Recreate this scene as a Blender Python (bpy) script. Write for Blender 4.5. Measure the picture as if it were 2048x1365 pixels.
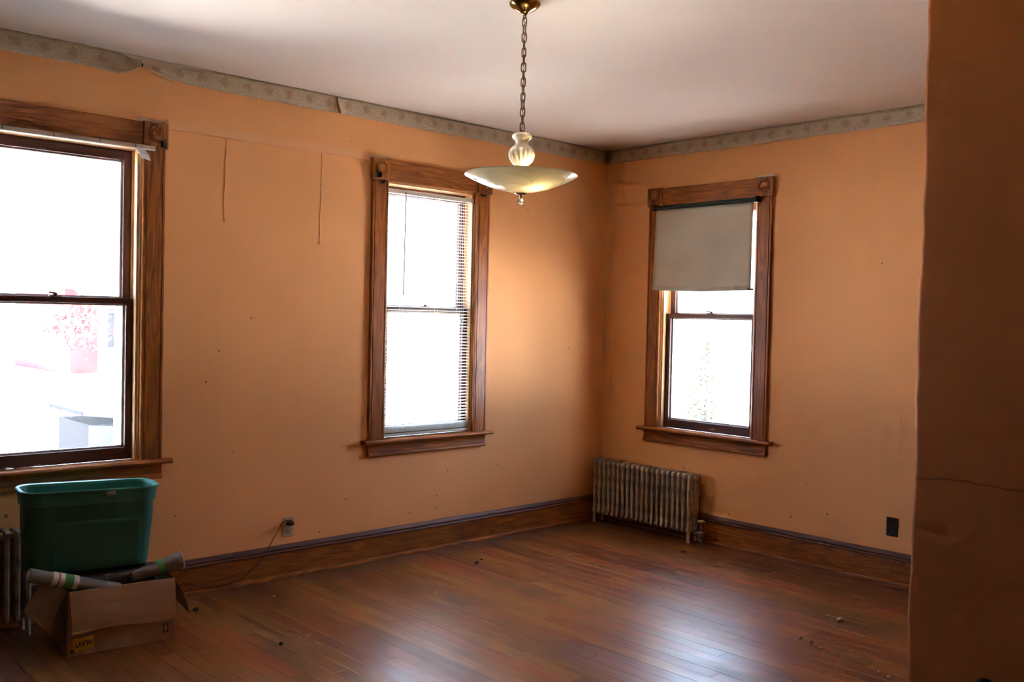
import bpy, math, random
from mathutils import Vector, Matrix
random.seed(7)
for o in list(bpy.data.objects):
    bpy.data.objects.remove(o)
scene = bpy.context.scene
COL = scene.collection
PI = math.pi

# ------------------------------------------------------------------ camera
# world: corner of the room at (0,0); left wall is y=0, right wall is x=0, floor z=0
cam_d = bpy.data.cameras.new('camera'); cam = bpy.data.objects.new('camera', cam_d); COL.objects.link(cam)
cam_d.sensor_width = 36.0; cam_d.lens = 36.0 * 1909.16 / 2048.0
cam_d.clip_start = 0.05; cam_d.clip_end = 400
D = Vector((0.68199218, 0.73094357, -0.0246609)); R_ = Vector((0.73135925, -0.68163021, 0.02222407)); U_ = Vector((5.65073113e-04, 3.31926229e-02, 9.99448813e-01))
m = Matrix((R_, U_, -D)).transposed().to_4x4(); m.translation = Vector((-5.6683, -5.0246, 1.5691))
cam.matrix_world = m
scene.camera = cam

# ------------------------------------------------------------------ world, sun, exposure
EXPO = 2.02
SKY = (0.48, 0.70, 1.0); SKY_S = 5.0
SUN_S = 100.0
w = bpy.data.worlds.new('sky'); scene.world = w; w.use_nodes = True
bg = w.node_tree.nodes['Background']; bg.inputs[0].default_value = (*SKY, 1); bg.inputs[1].default_value = SKY_S
sd = bpy.data.lights.new('sun', 'SUN'); sd.energy = SUN_S; sd.angle = 0.0093; sd.color = (1.0, 0.95, 0.88)
sun = bpy.data.objects.new('sun', sd); COL.objects.link(sun)
to_sun = Vector((0.05, -1.0, 1.17)).normalized()
sun.rotation_euler = to_sun.to_track_quat('Z', 'Y').to_euler()
sun.location = (-3, -12, 14)
# portals only steer the sampling of the sky through the windows, they emit nothing
def portal(name, loc, sx, sz, rotz):
    a = bpy.data.lights.new(name, 'AREA'); a.shape = 'RECTANGLE'; a.size = sx; a.size_y = sz; a.cycles.is_portal = True
    o = bpy.data.objects.new(name, a); COL.objects.link(o)
    o.location = loc; o.rotation_euler = (-PI/2, 0, rotz)
    return o
portal('sky_portal', (-4.074, 0.19, 1.6), 0.84, 1.68, 0)
portal('sky_portal', (-1.727, 0.19, 1.6), 0.78, 1.68, 0)
portal('sky_portal', (0.19, -0.976, 1.6), 0.84, 1.68, -PI/2)

vs = scene.view_settings
scene.display_settings.display_device = 'sRGB'
vs.view_transform = 'Standard'; vs.look = 'None'; vs.gamma = 1.0; vs.use_curve_mapping = False; vs.exposure = EXPO
cy = scene.cycles
cy.max_bounces = 5; cy.diffuse_bounces = 4; cy.glossy_bounces = 2; cy.transmission_bounces = 4; cy.transparent_max_bounces = 8
cy.sample_clamp_indirect = 20.0; cy.caustics_reflective = False; cy.caustics_refractive = False; cy.blur_glossy = 0.5
cy.use_denoising = True; cy.use_adaptive_sampling = True; cy.adaptive_threshold = .04; cy.adaptive_min_samples = 16
try:
    cy.denoiser = 'OPENIMAGEDENOISE'; cy.denoising_input_passes = 'RGB_ALBEDO_NORMAL'; cy.denoising_prefilter = 'ACCURATE'
except Exception:
    pass

# ------------------------------------------------------------------ materials
def new_mat(name):
    mt = bpy.data.materials.new(name); mt.use_nodes = True
    nt = mt.node_tree; b = nt.nodes['Principled BSDF']
    return mt, nt, b, nt.links.new
def N(nt, t, **k):
    n = nt.nodes.new(t)
    for a, v in k.items(): setattr(n, a, v)
    return n
def plain(name, c, rough=.6, metal=0, spec=.5, bump=0, bscale=60, var=.0, **inp):
    mt, nt, b, ln = new_mat(name)
    b.inputs['Roughness'].default_value = rough; b.inputs['Metallic'].default_value = metal
    b.inputs['Specular IOR Level'].default_value = spec
    b.inputs['Base Color'].default_value = (*c, 1)
    for k, v in inp.items(): b.inputs[k.replace('_', ' ')].default_value = v
    if bump or var:
        tc = N(nt, 'ShaderNodeTexCoord'); nz = N(nt, 'ShaderNodeTexNoise'); nz.inputs['Scale'].default_value = bscale; nz.inputs['Detail'].default_value = 4
        ln(tc.outputs['Object'], nz.inputs['Vector'])
        if bump:
            bp = N(nt, 'ShaderNodeBump'); bp.inputs['Strength'].default_value = bump; bp.inputs['Distance'].default_value = .002
            ln(nz.outputs['Fac'], bp.inputs['Height']); ln(bp.outputs['Normal'], b.inputs['Normal'])
        if var:
            mx = N(nt, 'ShaderNodeMix', data_type='RGBA'); 
            mx.inputs['A'].default_value = (*[x*(1-var) for x in c], 1); mx.inputs['B'].default_value = (*[min(1, x*(1+var)) for x in c], 1)
            ln(nz.outputs['Fac'], mx.inputs['Factor']); ln(mx.outputs['Result'], b.inputs['Base Color'])
    return mt
def ramp(nt, stops):
    r = N(nt, 'ShaderNodeValToRGB'); e = r.color_ramp.elements
    while len(e) > 1: e.remove(e[-1])
    e[0].position = stops[0][0]; e[0].color = (*stops[0][1], 1)
    for p, c in stops[1:]:
        q = e.new(p); q.color = (*c, 1)
    return r
def math_(nt, op, a, b=None):
    n = N(nt, 'ShaderNodeMath', operation=op)
    for i, v in enumerate((a, b)):
        if v is None: continue
        if isinstance(v, (int, float)): n.inputs[i].default_value = v
        else: nt.links.new(v, n.inputs[i])
    return n.outputs[0]

def wood(name, axis, light, dark, rough=.38, scale=1.0, rnd=0.0):
    """varnished wood with cathedral grain running along one local axis"""
    mt, nt, b, ln = new_mat(name)
    tc = N(nt, 'ShaderNodeTexCoord'); oi = N(nt, 'ShaderNodeObjectInfo')
    off = N(nt, 'ShaderNodeVectorMath', operation='SCALE'); cmb = N(nt, 'ShaderNodeCombineXYZ')
    for i in range(3): ln(oi.outputs['Random'], cmb.inputs[i])
    ln(cmb.outputs[0], off.inputs[0]); off.inputs['Scale'].default_value = 37.0
    add = N(nt, 'ShaderNodeVectorMath', operation='ADD'); ln(tc.outputs['Object'], add.inputs[0]); ln(off.outputs[0], add.inputs[1])
    mp = N(nt, 'ShaderNodeMapping'); ln(add.outputs[0], mp.inputs['Vector'])
    s = [14.0*scale]*3; s[axis] = 1.15*scale
    mp.inputs['Scale'].default_value = s
    n1 = N(nt, 'ShaderNodeTexNoise'); n1.inputs['Scale'].default_value = 1.0; n1.inputs['Detail'].default_value = 2.0; n1.inputs['Distortion'].default_value = .25
    ln(mp.outputs[0], n1.inputs['Vector'])
    rings = math_(nt, 'SINE', math_(nt, 'MULTIPLY', n1.outputs['Fac'], 62.0))
    rings = math_(nt, 'MULTIPLY_ADD', rings, .5); rings.node.inputs[2].default_value = .5
    mp2 = N(nt, 'ShaderNodeMapping'); ln(add.outputs[0], mp2.inputs['Vector']); s2 = [260.0]*3; s2[axis] = 7.0; mp2.inputs['Scale'].default_value = s2
    n2 = N(nt, 'ShaderNodeTexNoise'); n2.inputs['Scale'].default_value = 1.0; n2.inputs['Detail'].default_value = 3.0; ln(mp2.outputs[0], n2.inputs['Vector'])
    n3 = N(nt, 'ShaderNodeTexNoise'); n3.inputs['Scale'].default_value = 3.0; n3.inputs['Detail'].default_value = 3.0; ln(add.outputs[0], n3.inputs['Vector'])
    f = math_(nt, 'MULTIPLY_ADD', rings, .50); ln(math_(nt, 'MULTIPLY', n2.outputs['Fac'], .45), f.node.inputs[2])
    f = math_(nt, 'ADD', f, math_(nt, 'MULTIPLY', math_(nt, 'SUBTRACT', n3.outputs['Fac'], .5), .7))
    mid = tuple((a*.55+c*.45) for a, c in zip(light, dark))
    r = ramp(nt, [(.12, light), (.5, mid), (.95, dark)]); ln(f, r.inputs[0])
    out = r.outputs[0]
    if rnd:
        hs = N(nt, 'ShaderNodeHueSaturation'); ln(out, hs.inputs['Color'])
        v = math_(nt, 'MULTIPLY_ADD', oi.outputs['Random'], rnd); v.node.inputs[2].default_value = 1-rnd*.5
        ln(v, hs.inputs['Value']); out = hs.outputs[0]
    ln(out, b.inputs['Base Color'])
    rr = math_(nt, 'MULTIPLY_ADD', n3.outputs['Fac'], .22); rr.node.inputs[2].default_value = max(.29, rough-.1); ln(rr, b.inputs['Roughness'])
    bp = N(nt, 'ShaderNodeBump'); bp.inputs['Strength'].default_value = .25; bp.inputs['Distance'].default_value = .0012; ln(f, bp.inputs['Height']); ln(bp.outputs[0], b.inputs['Normal'])
    return mt

M = {}
WL, WD = (.43, .135, .020), (.18, .044, .007)
for i, a in enumerate('xyz'):
    M['wood_'+a] = wood('varnished_wood_'+a, i, WL, WD)
M['jamb'] = wood('light_paled_jamb_wood', 2, (.72, .42, .19), (.50, .24, .09), .4)  # worn varnish, coloured paler to paint in the daylight on the jambs
M['sash'] = plain('dark_red_brown_sash_paint', (.095, .028, .02), .42, var=.25, bscale=9)
M['cap'] = wood('dusty_cap_wood', 0, (.17, .052, .020), (.075, .022, .011), .5)

def wall_mat(name, base, seams=True, crack=False):
    mt, nt, b, ln = new_mat(name)
    geo = N(nt, 'ShaderNodeNewGeometry'); pos = geo.outputs['Position']
    big = N(nt, 'ShaderNodeTexNoise'); big.inputs['Scale'].default_value = .9; big.inputs['Detail'].default_value = 3; ln(pos, big.inputs['Vector'])
    c0 = tuple(x*.92 for x in base); c1 = tuple(min(1, x*1.06) for x in base)
    r = ramp(nt, [(.3, c0), (.7, c1)]); ln(big.outputs['Fac'], r.inputs[0])
    col = r.outputs[0]
    def overlay(col, mask, tint, amt):
        mx = N(nt, 'ShaderNodeMix', data_type='RGBA'); ln(col, mx.inputs['A']); mx.inputs['B'].default_value = (*tint, 1)
        ln(math_(nt, 'MULTIPLY', mask, amt), mx.inputs['Factor']); return mx.outputs['Result']
    # brown fly specks and scuffs, denser where the cluster noise is high
    sep = N(nt, 'ShaderNodeSeparateXYZ'); ln(pos, sep.inputs[0])
    vo = N(nt, 'ShaderNodeTexVoronoi'); vo.inputs['Scale'].default_value = 11.0; ln(pos, vo.inputs['Vector'])
    nz = N(nt, 'ShaderNodeTexNoise'); nz.inputs['Scale'].default_value = 70; ln(pos, nz.inputs['Vector'])
    d = math_(nt, 'ADD', vo.outputs['Distance'], math_(nt, 'MULTIPLY', math_(nt, 'SUBTRACT', nz.outputs['Fac'], .5), .16))
    spot = math_(nt, 'LESS_THAN', d, .075)
    cl = N(nt, 'ShaderNodeTexNoise'); cl.inputs['Scale'].default_value = 1.7; cl.inputs['Detail'].default_value = 2; ln(pos, cl.inputs['Vector'])
    low = N(nt, 'ShaderNodeMapRange'); ln(sep.outputs[2], low.inputs[0]); low.inputs[1].default_value = .95; low.inputs[2].default_value = .2; low.inputs[3].default_value = 0.; low.inputs[4].default_value = .16
    thr = math_(nt, 'GREATER_THAN', math_(nt, 'ADD', cl.outputs['Fac'], low.outputs[0]), .585)
    pick = N(nt, 'ShaderNodeSeparateColor'); ln(vo.outputs['Color'], pick.inputs[0])
    mask = math_(nt, 'MULTIPLY', math_(nt, 'MULTIPLY', spot, thr), math_(nt, 'GREATER_THAN', pick.outputs[0], .45))
    col = overlay(col, mask, (.16, .07, .03), .75) if seams else col
    # faint vertical seams of painted-over wallpaper
    if seams:
        along = math_(nt, 'ADD', sep.outputs[0], sep.outputs[1])
        fr = math_(nt, 'FRACT', math_(nt, 'DIVIDE', math_(nt, 'ADD', along, 20.13), .52))
        sm = math_(nt, 'LESS_THAN', math_(nt, 'ABSOLUTE', math_(nt, 'SUBTRACT', fr, .5)), .0035)
        col = overlay(col, sm, tuple(x*.62 for x in base), .16)
    if crack:
        cn = N(nt, 'ShaderNodeTexNoise'); cn.inputs['Scale'].default_value = 9; cn.inputs['Detail'].default_value = 3
        cv = N(nt, 'ShaderNodeCombineXYZ'); ln(sep.outputs[1], cv.inputs[0]); ln(cv.outputs[0], cn.inputs['Vector'])
        line = math_(nt, 'MULTIPLY_ADD', cn.outputs['Fac'], .05); line.node.inputs[2].default_value = 1.155
        cm = math_(nt, 'LESS_THAN', math_(nt, 'ABSOLUTE', math_(nt, 'SUBTRACT', sep.outputs[2], line)), .0022)
        col = overlay(col, cm, tuple(x*.4 for x in base), .8)
    ln(col, b.inputs['Base Color'])
    b.inputs['Roughness'].default_value = .62; b.inputs['Specular IOR Level'].default_value = .18
    med = N(nt, 'ShaderNodeTexNoise'); med.inputs['Scale'].default_value = 7; med.inputs['Detail'].default_value = 1; ln(pos, med.inputs['Vector'])
    bp = N(nt, 'ShaderNodeBump'); bp.inputs['Strength'].default_value = .2; bp.inputs['Distance'].default_value = .006; ln(med.outputs['Fac'], bp.inputs['Height']); ln(bp.outputs[0], b.inputs['Normal'])
    return mt
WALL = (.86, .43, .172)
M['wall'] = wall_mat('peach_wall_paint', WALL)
M['wall_near'] = wall_mat('shade_darkened_wall_cracked', (.40, .118, .022), seams=False, crack=True)  # base colour darkened to paint in the near wall's shade
M['painted'] = plain('peach_painted_strip', (.84, .44, .19), .6, bump=.2, bscale=40)

def ceil_mat():
    mt, nt, b, ln = new_mat('off_white_ceiling_paint')
    geo = N(nt, 'ShaderNodeNewGeometry'); pos = geo.outputs['Position']
    nz = N(nt, 'ShaderNodeTexNoise'); nz.inputs['Scale'].default_value = .7; nz.inputs['Detail'].default_value = 4; ln(pos, nz.inputs['Vector'])
    r = ramp(nt, [(.3, (.77, .70, .635)), (.7, (.84, .775, .71))]); ln(nz.outputs['Fac'], r.inputs[0]); ln(r.outputs[0], b.inputs['Base Color'])
    b.inputs['Roughness'].default_value = .75; b.inputs['Specular IOR Level'].default_value = .2
    sep = N(nt, 'ShaderNodeSeparateXYZ'); ln(pos, sep.inputs[0])
    fr = math_(nt, 'FRACT', math_(nt, 'DIVIDE', math_(nt, 'ADD', sep.outputs[1], 10.5), 1.22))
    ridge = math_(nt, 'LESS_THAN', math_(nt, 'ABSOLUTE', math_(nt, 'SUBTRACT', fr, .5)), .008)
    med = N(nt, 'ShaderNodeTexNoise'); med.inputs['Scale'].default_value = 2.2; med.inputs['Detail'].default_value = 4; ln(pos, med.inputs['Vector'])
    hh = math_(nt, 'ADD', math_(nt, 'MULTIPLY', ridge, .05), med.outputs['Fac'])
    bp = N(nt, 'ShaderNodeBump'); bp.inputs['Strength'].default_value = .25; bp.inputs['Distance'].default_value = .02; ln(hh, bp.inputs['Height']); ln(bp.outputs[0], b.inputs['Normal'])
    return mt
M['ceiling'] = ceil_mat()

def floor_mat():
    mt, nt, b, ln = new_mat('worn_red_oak_floor')
    geo = N(nt, 'ShaderNodeNewGeometry'); pos = geo.outputs['Position']; oi = N(nt, 'ShaderNodeObjectInfo')
    off = N(nt, 'ShaderNodeVectorMath', operation='SCALE'); cmb = N(nt, 'ShaderNodeCombineXYZ')
    for i in range(3): ln(oi.outputs['Random'], cmb.inputs[i])
    ln(cmb.outputs[0], off.inputs[0]); off.inputs['Scale'].default_value = 23.0
    add = N(nt, 'ShaderNodeVectorMath', operation='ADD'); ln(pos, add.inputs[0]); ln(off.outputs[0], add.inputs[1])
    mp = N(nt, 'ShaderNodeMapping'); ln(add.outputs[0], mp.inputs['Vector']); mp.inputs['Scale'].default_value = (55, 2.2, 5)
    n1 = N(nt, 'ShaderNodeTexNoise'); n1.inputs['Scale'].default_value = 1; n1.inputs['Detail'].default_value = 5; n1.inputs['Distortion'].default_value = .4; ln(mp.outputs[0], n1.inputs['Vector'])
    r = ramp(nt, [(.22, (.17, .045, .011)), (.5, (.27, .080, .018)), (.8, (.35, .115, .028))]); ln(n1.outputs['Fac'], r.inputs[0])
    hs = N(nt, 'ShaderNodeHueSaturation'); ln(r.outputs[0], hs.inputs['Color'])
    v = math_(nt, 'MULTIPLY_ADD', oi.outputs['Random'], .5); v.node.inputs[2].default_value = .70; ln(v, hs.inputs['Value'])
    h2 = N(nt, 'ShaderNodeTexWhiteNoise', noise_dimensions='1D'); ln(oi.outputs['Random'], h2.inputs['W'])
    hv = math_(nt, 'MULTIPLY_ADD', h2.outputs['Value'], .03); hv.node.inputs[2].default_value = .487; ln(hv, hs.inputs['Hue'])
    # grey worn and dusty patches across the boards
    wn = N(nt, 'ShaderNodeTexNoise'); wn.inputs['Scale'].default_value = 1.5; wn.inputs['Detail'].default_value = 6; wn.inputs['Roughness'].default_value = .62
    mp3 = N(nt, 'ShaderNodeMapping'); mp3.inputs['Scale'].default_value = (1.7, .8, 1); ln(pos, mp3.inputs['Vector']); ln(mp3.outputs[0], wn.inputs['Vector'])
    wr = N(nt, 'ShaderNodeMapRange'); ln(wn.outputs['Fac'], wr.inputs[0]); wr.inputs[1].default_value = .50; wr.inputs[2].default_value = .72; wr.inputs[4].default_value = .6
    sep = N(nt, 'ShaderNodeSeparateXYZ'); ln(pos, sep.inputs[0])
    # dust gathers in a strip along the two outside walls
    edge = math_(nt, 'MINIMUM', math_(nt, 'MULTIPLY', sep.outputs[0], -1.), math_(nt, 'MULTIPLY', sep.outputs[1], -1.))
    er = N(nt, 'ShaderNodeMapRange'); ln(math_(nt, 'ADD', edge, math_(nt, 'MULTIPLY', wn.outputs['Fac'], .25)), er.inputs[0]); er.inputs[1].default_value = .45; er.inputs[2].default_value = .12; er.inputs[4].default_value = .7
    dust = math_(nt, 'MAXIMUM', wr.outputs[0], er.outputs[0])
    mx = N(nt, 'ShaderNodeMix', data_type='RGBA'); ln(dust, mx.inputs['Factor']); ln(hs.outputs[0], mx.inputs['A']); mx.inputs['B'].default_value = (.125, .058, .030, 1)
    # dark scratches
    ln(mx.outputs['Result'], b.inputs['Base Color'])
    rg = N(nt, 'ShaderNodeTexNoise'); rg.inputs['Scale'].default_value = 5; rg.inputs['Detail'].default_value = 6; rg.inputs['Roughness'].default_value = .6; ln(mp3.outputs[0], rg.inputs['Vector'])
    rr = math_(nt, 'MULTIPLY_ADD', rg.outputs['Fac'], .24); rr.node.inputs[2].default_value = .235
    rr = math_(nt, 'ADD', rr, math_(nt, 'MULTIPLY', dust, .20)); ln(rr, b.inputs['Roughness'])
    b.inputs['Specular IOR Level'].default_value = .62
    hh = math_(nt, 'ADD', math_(nt, 'MULTIPLY', n1.outputs['Fac'], .5), math_(nt, 'MULTIPLY', rg.outputs['Fac'], .6))
    bp = N(nt, 'ShaderNodeBump'); bp.inputs['Strength'].default_value = .3; bp.inputs['Distance'].default_value = .002; ln(hh, bp.inputs['Height']); ln(bp.outputs[0], b.inputs['Normal'])
    return mt
M['floor'] = floor_mat()
M['subfloor'] = plain('dark_subfloor', (.025, .014, .009), .9)

def glass_mat():
    mt, nt, b, ln = new_mat('glare_hazed_window_glass')
    nt.nodes.remove(b); out = nt.nodes['Material Output']
    tr = N(nt, 'ShaderNodeBsdfTransparent'); tr.inputs[0].default_value = (1, 1, 1, 1)
    gl = N(nt, 'ShaderNodeBsdfGlossy'); gl.inputs['Roughness'].default_value = .03
    haze = N(nt, 'ShaderNodeBsdfTranslucent'); haze.inputs[0].default_value = (.9, .92, .95, 1)  # translucent haze that paints in the veiling glare of the bright outdoors
    fr = N(nt, 'ShaderNodeFresnel'); fr.inputs[0].default_value = 1.45
    m1 = N(nt, 'ShaderNodeMixShader'); m1.inputs[0].default_value = .014; ln(tr.outputs[0], m1.inputs[1]); ln(haze.outputs[0], m1.inputs[2])
    m2 = N(nt, 'ShaderNodeMixShader'); ln(math_(nt, 'MULTIPLY', fr.outputs[0], .6), m2.inputs[0]); ln(m1.outputs[0], m2.inputs[1]); ln(gl.outputs[0], m2.inputs[2])
    ln(m2.outputs[0], out.inputs['Surface'])
    return mt
M['glass'] = glass_mat()
M['storm'] = plain('white_aluminium_storm_frame', (.78, .79, .78), .4)
M['putty'] = plain('white_glazing_edge', (.8, .77, .74), .6, bump=.4, bscale=90)
M['brass_old'] = plain('tarnished_brass', (.16, .10, .05), .45, .8)
M['iron'] = plain('dark_iron_bracket', (.06, .055, .045), .5, .6)

def sheet_mat(name, c, trans, rough=.6, bscale=0):
    """thin sheet that lets some light through"""
    mt, nt, b, ln = new_mat(name); out = nt.nodes['Material Output']
    b.inputs['Base Color'].default_value = (*c, 1); b.inputs['Roughness'].default_value = rough; b.inputs['Specular IOR Level'].default_value = .3
    t = N(nt, 'ShaderNodeBsdfTranslucent'); t.inputs[0].default_value = (*c, 1)
    mx = N(nt, 'ShaderNodeMixShader'); mx.inputs[0].default_value = trans; ln(b.outputs[0], mx.inputs[1]); ln(t.outputs[0], mx.inputs[2]); ln(mx.outputs[0], out.inputs['Surface'])
    if bscale:
        tc = N(nt, 'ShaderNodeTexCoord'); wv = N(nt, 'ShaderNodeTexNoise'); wv.inputs['Scale'].default_value = bscale; ln(tc.outputs['Object'], wv.inputs['Vector'])
        st = N(nt, 'ShaderNodeTexNoise'); st.inputs['Scale'].default_value = 3.5; st.inputs['Detail'].default_value = 5; ln(tc.outputs['Object'], st.inputs['Vector'])
        r = ramp(nt, [(.3, tuple(x*.86 for x in c)), (.65, c)]); ln(st.outputs['Fac'], r.inputs[0]); ln(r.outputs[0], b.inputs['Base Color']); ln(r.outputs[0], t.inputs[0])
        bp = N(nt, 'ShaderNodeBump'); bp.inputs['Strength'].default_value = .3; bp.inputs['Distance'].default_value = .001; ln(wv.outputs['Fac'], bp.inputs['Height']); ln(bp.outputs[0], b.inputs['Normal'])
    return mt
M['slat'] = sheet_mat('white_blind_slat', (.86, .85, .80), .22, .45)
M['blind'] = plain('cream_blind_rail', (.62, .56, .47), .45)
M['cordw'] = plain('white_cord', (.8, .78, .72), .8)
M['wand'] = plain('clear_grey_wand', (.25, .24, .30), .2)
M['shade'] = sheet_mat('grey_beige_shade_cloth', (.64, .59, .49), .06, .85, 260)
M['roller'] = plain('dark_green_roller', (.03, .055, .05), .5)
M['rail_w1'] = plain('brown_grey_metal_rail', (.42, .34, .27), .35, .3)
M['white_tab'] = plain('white_plastic_tab', (.80, .80, .80), .5)

def border_mat():
    mt, nt, b, ln = new_mat('floral_wallpaper_border')
    geo = N(nt, 'ShaderNodeNewGeometry'); pos = geo.outputs['Position']; sep = N(nt, 'ShaderNodeSeparateXYZ'); ln(pos, sep.inputs[0])
    along = math_(nt, 'ADD', sep.outputs[0], sep.outputs[1])
    fr = math_(nt, 'MULTIPLY', math_(nt, 'SUBTRACT', math_(nt, 'FRACT', math_(nt, 'DIVIDE', math_(nt, 'ADD', along, 13.505), .1345)), .5), .1345)
    dz = math_(nt, 'SUBTRACT', sep.outputs[2], 2.843)
    nz = N(nt, 'ShaderNodeTexNoise'); nz.inputs['Scale'].default_value = 70; nz.inputs['Detail'].default_value = 3; ln(pos, nz.inputs['Vector'])
    dist = math_(nt, 'SQRT', math_(nt, 'ADD', math_(nt, 'MULTIPLY', fr, fr), math_(nt, 'MULTIPLY', dz, dz)))
    dd = math_(nt, 'ADD', dist, math_(nt, 'MULTIPLY', math_(nt, 'SUBTRACT', nz.outputs['Fac'], .5), .06))
    mr = N(nt, 'ShaderNodeMapRange'); ln(dd, mr.inputs[0]); mr.inputs[1].default_value = .034; mr.inputs[2].default_value = .014
    n2 = N(nt, 'ShaderNodeTexNoise'); n2.inputs['Scale'].default_value = 130; n2.inputs['Detail'].default_value = 2; ln(pos, n2.inputs['Vector'])
    r = ramp(nt, [(.35, (.48, .38, .26)), (.65, (.62, .53, .40))]); ln(n2.outputs['Fac'], r.inputs[0])
    mx = N(nt, 'ShaderNodeMix', data_type='RGBA'); ln(math_(nt, 'MULTIPLY', mr.outputs[0], .5), mx.inputs['Factor']); ln(r.outputs[0], mx.inputs['A']); mx.inputs['B'].default_value = (.36, .19, .09, 1)
    ln(mx.outputs['Result'], b.inputs['Base Color']); b.inputs['Roughness'].default_value = .8; b.inputs['Specular IOR Level'].default_value = .15
    return mt
M['border'] = border_mat()
M['bare'] = plain('pale_bare_paper', (.72, .62, .50), .85)
M['paper_back'] = plain('tan_paper_back', (.66, .46, .28), .85)

def rad_mat():
    mt, nt, b, ln = new_mat('worn_radiator_paint')
    tc = N(nt, 'ShaderNodeTexCoord'); nz = N(nt, 'ShaderNodeTexNoise'); nz.inputs['Scale'].default_value = 14; nz.inputs['Detail'].default_value = 5; ln(tc.outputs['Object'], nz.inputs['Vector'])
    r = ramp(nt, [(.28, (.24, .19, .15)), (.5, (.48, .40, .325)), (.8, (.54, .46, .38))]); ln(nz.outputs['Fac'], r.inputs[0]); ln(r.outputs[0], b.inputs['Base Color'])
    b.inputs['Roughness'].default_value = .5; b.inputs['Metallic'].default_value = .1
    return mt
M['rad'] = rad_mat()
M['nickel'] = plain('dull_nickel', (.30, .26, .22), .4, .7, var=.3, bscale=40)
M['tote'] = plain('green_tote_plastic', (.022, .135, .090), .42, bump=.1, bscale=200, var=.25)
M['tote_rim'] = plain('green_tote_rim_plastic', (.035, .20, .15), .38, var=.2, bscale=12)
M['sticker'] = plain('torn_paper_sticker', (.45, .42, .36), .8)
M['card'] = plain('brown_cardboard', (.47, .30, .215), .8, var=.12, bscale=5, bump=.15)
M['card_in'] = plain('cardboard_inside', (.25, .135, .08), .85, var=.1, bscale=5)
M['card_edge'] = plain('cardboard_torn_edge', (.50, .36, .25), .9)
M['ink'] = plain('black_ink', (.012, .010, .010), .7)
M['yellow'] = plain('yellow_sticker', (.80, .52, .02), .6)
M['tape'] = plain('blue_tape', (.03, .09, .28), .5)
M['blackplastic'] = plain('black_plastic_sheeting', (.014, .014, .015), .28, bump=.6, bscale=25)
M['greyplastic'] = plain('grey_plastic_film', (.23, .22, .22), .25, bump=.4, bscale=30)
M['paperwhite'] = plain('printed_white_label', (.62, .58, .55), .5)
M['paperred'] = plain('printed_dark_lettering', (.20, .05, .05), .5)
M['papergreen'] = plain('printed_green_band', (.05, .28, .10), .5)
M['core'] = plain('cardboard_core', (.40, .32, .25), .8)
M['ivory'] = plain('ivory_outlet_plastic', (.52, .42, .25), .5)
M['blackgloss'] = plain('black_plate_plastic', (.012, .010, .009), .3)
M['rubber'] = plain('black_rubber_cord', (.014, .008, .007), .5)
M['leaf'] = plain('dry_tan_leaf', (.38, .25, .13), .8, var=.3)
M['twig'] = plain('pale_dry_twig', (.55, .46, .36), .8)
M['crumb'] = plain('grey_plaster_crumb', (.50, .46, .40), .9, var=.2)
M['crumbd'] = plain('dark_debris', (.03, .018, .012), .9)
M['lint'] = plain('grey_lint', (.35, .30, .30), .95)
# lamp
M['brass'] = plain('polished_brass', (.42, .27, .09), .16, 1.0)
M['chain'] = plain('antique_brass_chain', (.22, .13, .055), .35, 1.0)
def bowl_mat():
    mt, nt, b, ln = new_mat('frosted_amber_glass'); out = nt.nodes['Material Output']
    c = (.86, .80, .58)
    b.inputs['Base Color'].default_value = (*c, 1); b.inputs['Roughness'].default_value = .3; b.inputs['Specular IOR Level'].default_value = .2
    t = N(nt, 'ShaderNodeBsdfTranslucent'); t.inputs[0].default_value = (1.0, .95, .76, 1)
    mx = N(nt, 'ShaderNodeMixShader'); mx.inputs[0].default_value = .6; ln(b.outputs[0], mx.inputs[1]); ln(t.outputs[0], mx.inputs[2])
    gl = N(nt, 'ShaderNodeBsdfGlossy'); gl.inputs['Roughness'].default_value = .10; fr = N(nt, 'ShaderNodeFresnel'); fr.inputs[0].default_value = 1.5
    m2 = N(nt, 'ShaderNodeMixShader'); ln(fr.outputs[0], m2.inputs[0]); ln(mx.outputs[0], m2.inputs[1]); ln(gl.outputs[0], m2.inputs[2]); ln(m2.outputs[0], out.inputs['Surface'])
    return mt
M['bowl'] = bowl_mat()
M['etch'] = sheet_mat('clear_etched_line', (1.0, .90, .60), .75, .3)
M['vase'] = plain('pearl_glass', (.90, .80, .62), .2, 0, .6, Transmission_Weight=.25)
M['crystal'] = plain('clear_crystal', (1, .97, .9), .03, 0, .6, Transmission_Weight=.9)
mt, nt, b, ln = new_mat('lit_bulb'); b.inputs['Base Color'].default_value = (1, .9, .7, 1); b.inputs['Emission Color'].default_value = (1.0, .78, .45, 1); b.inputs['Emission Strength'].default_value = 44.0
M['bulb'] = mt
# outdoors
M['ground'] = plain('pale_dry_ground', (.50, .50, .50), .95, spec=0.03, var=.12, bscale=.6)
M['brick'] = plain('red_brick', (.14, .021, .022), .85, spec=0.03, var=.2, bscale=6)
M['white_trim'] = plain('white_house_trim', (.72, .72, .72), .7, spec=0.03)
M['roof'] = plain('grey_shingle_roof', (.020, .022, .027), .9, spec=0.03, var=.2, bscale=5)
M['darkglass'] = plain('dark_house_window', (.02, .025, .03), .1, spec=0.03)
M['shed'] = plain('dark_grey_shed_boards', (.006, .007, .009), .85, spec=0.03, var=.2, bscale=8)
M['weed'] = plain('dry_weed_stalk', (.016, .015, .016), .9, spec=0.03)
M['redleaf'] = plain('red_autumn_leaf', (.17, .022, .026), .8, spec=0.03, var=.3, bscale=2)
M['conifer'] = plain('yellow_green_needles', (.046, .052, .024), .85, spec=0.03, var=.4, bscale=3)
M['bark'] = plain('grey_bark', (.03, .025, .02), .9, spec=0.03)

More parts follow.
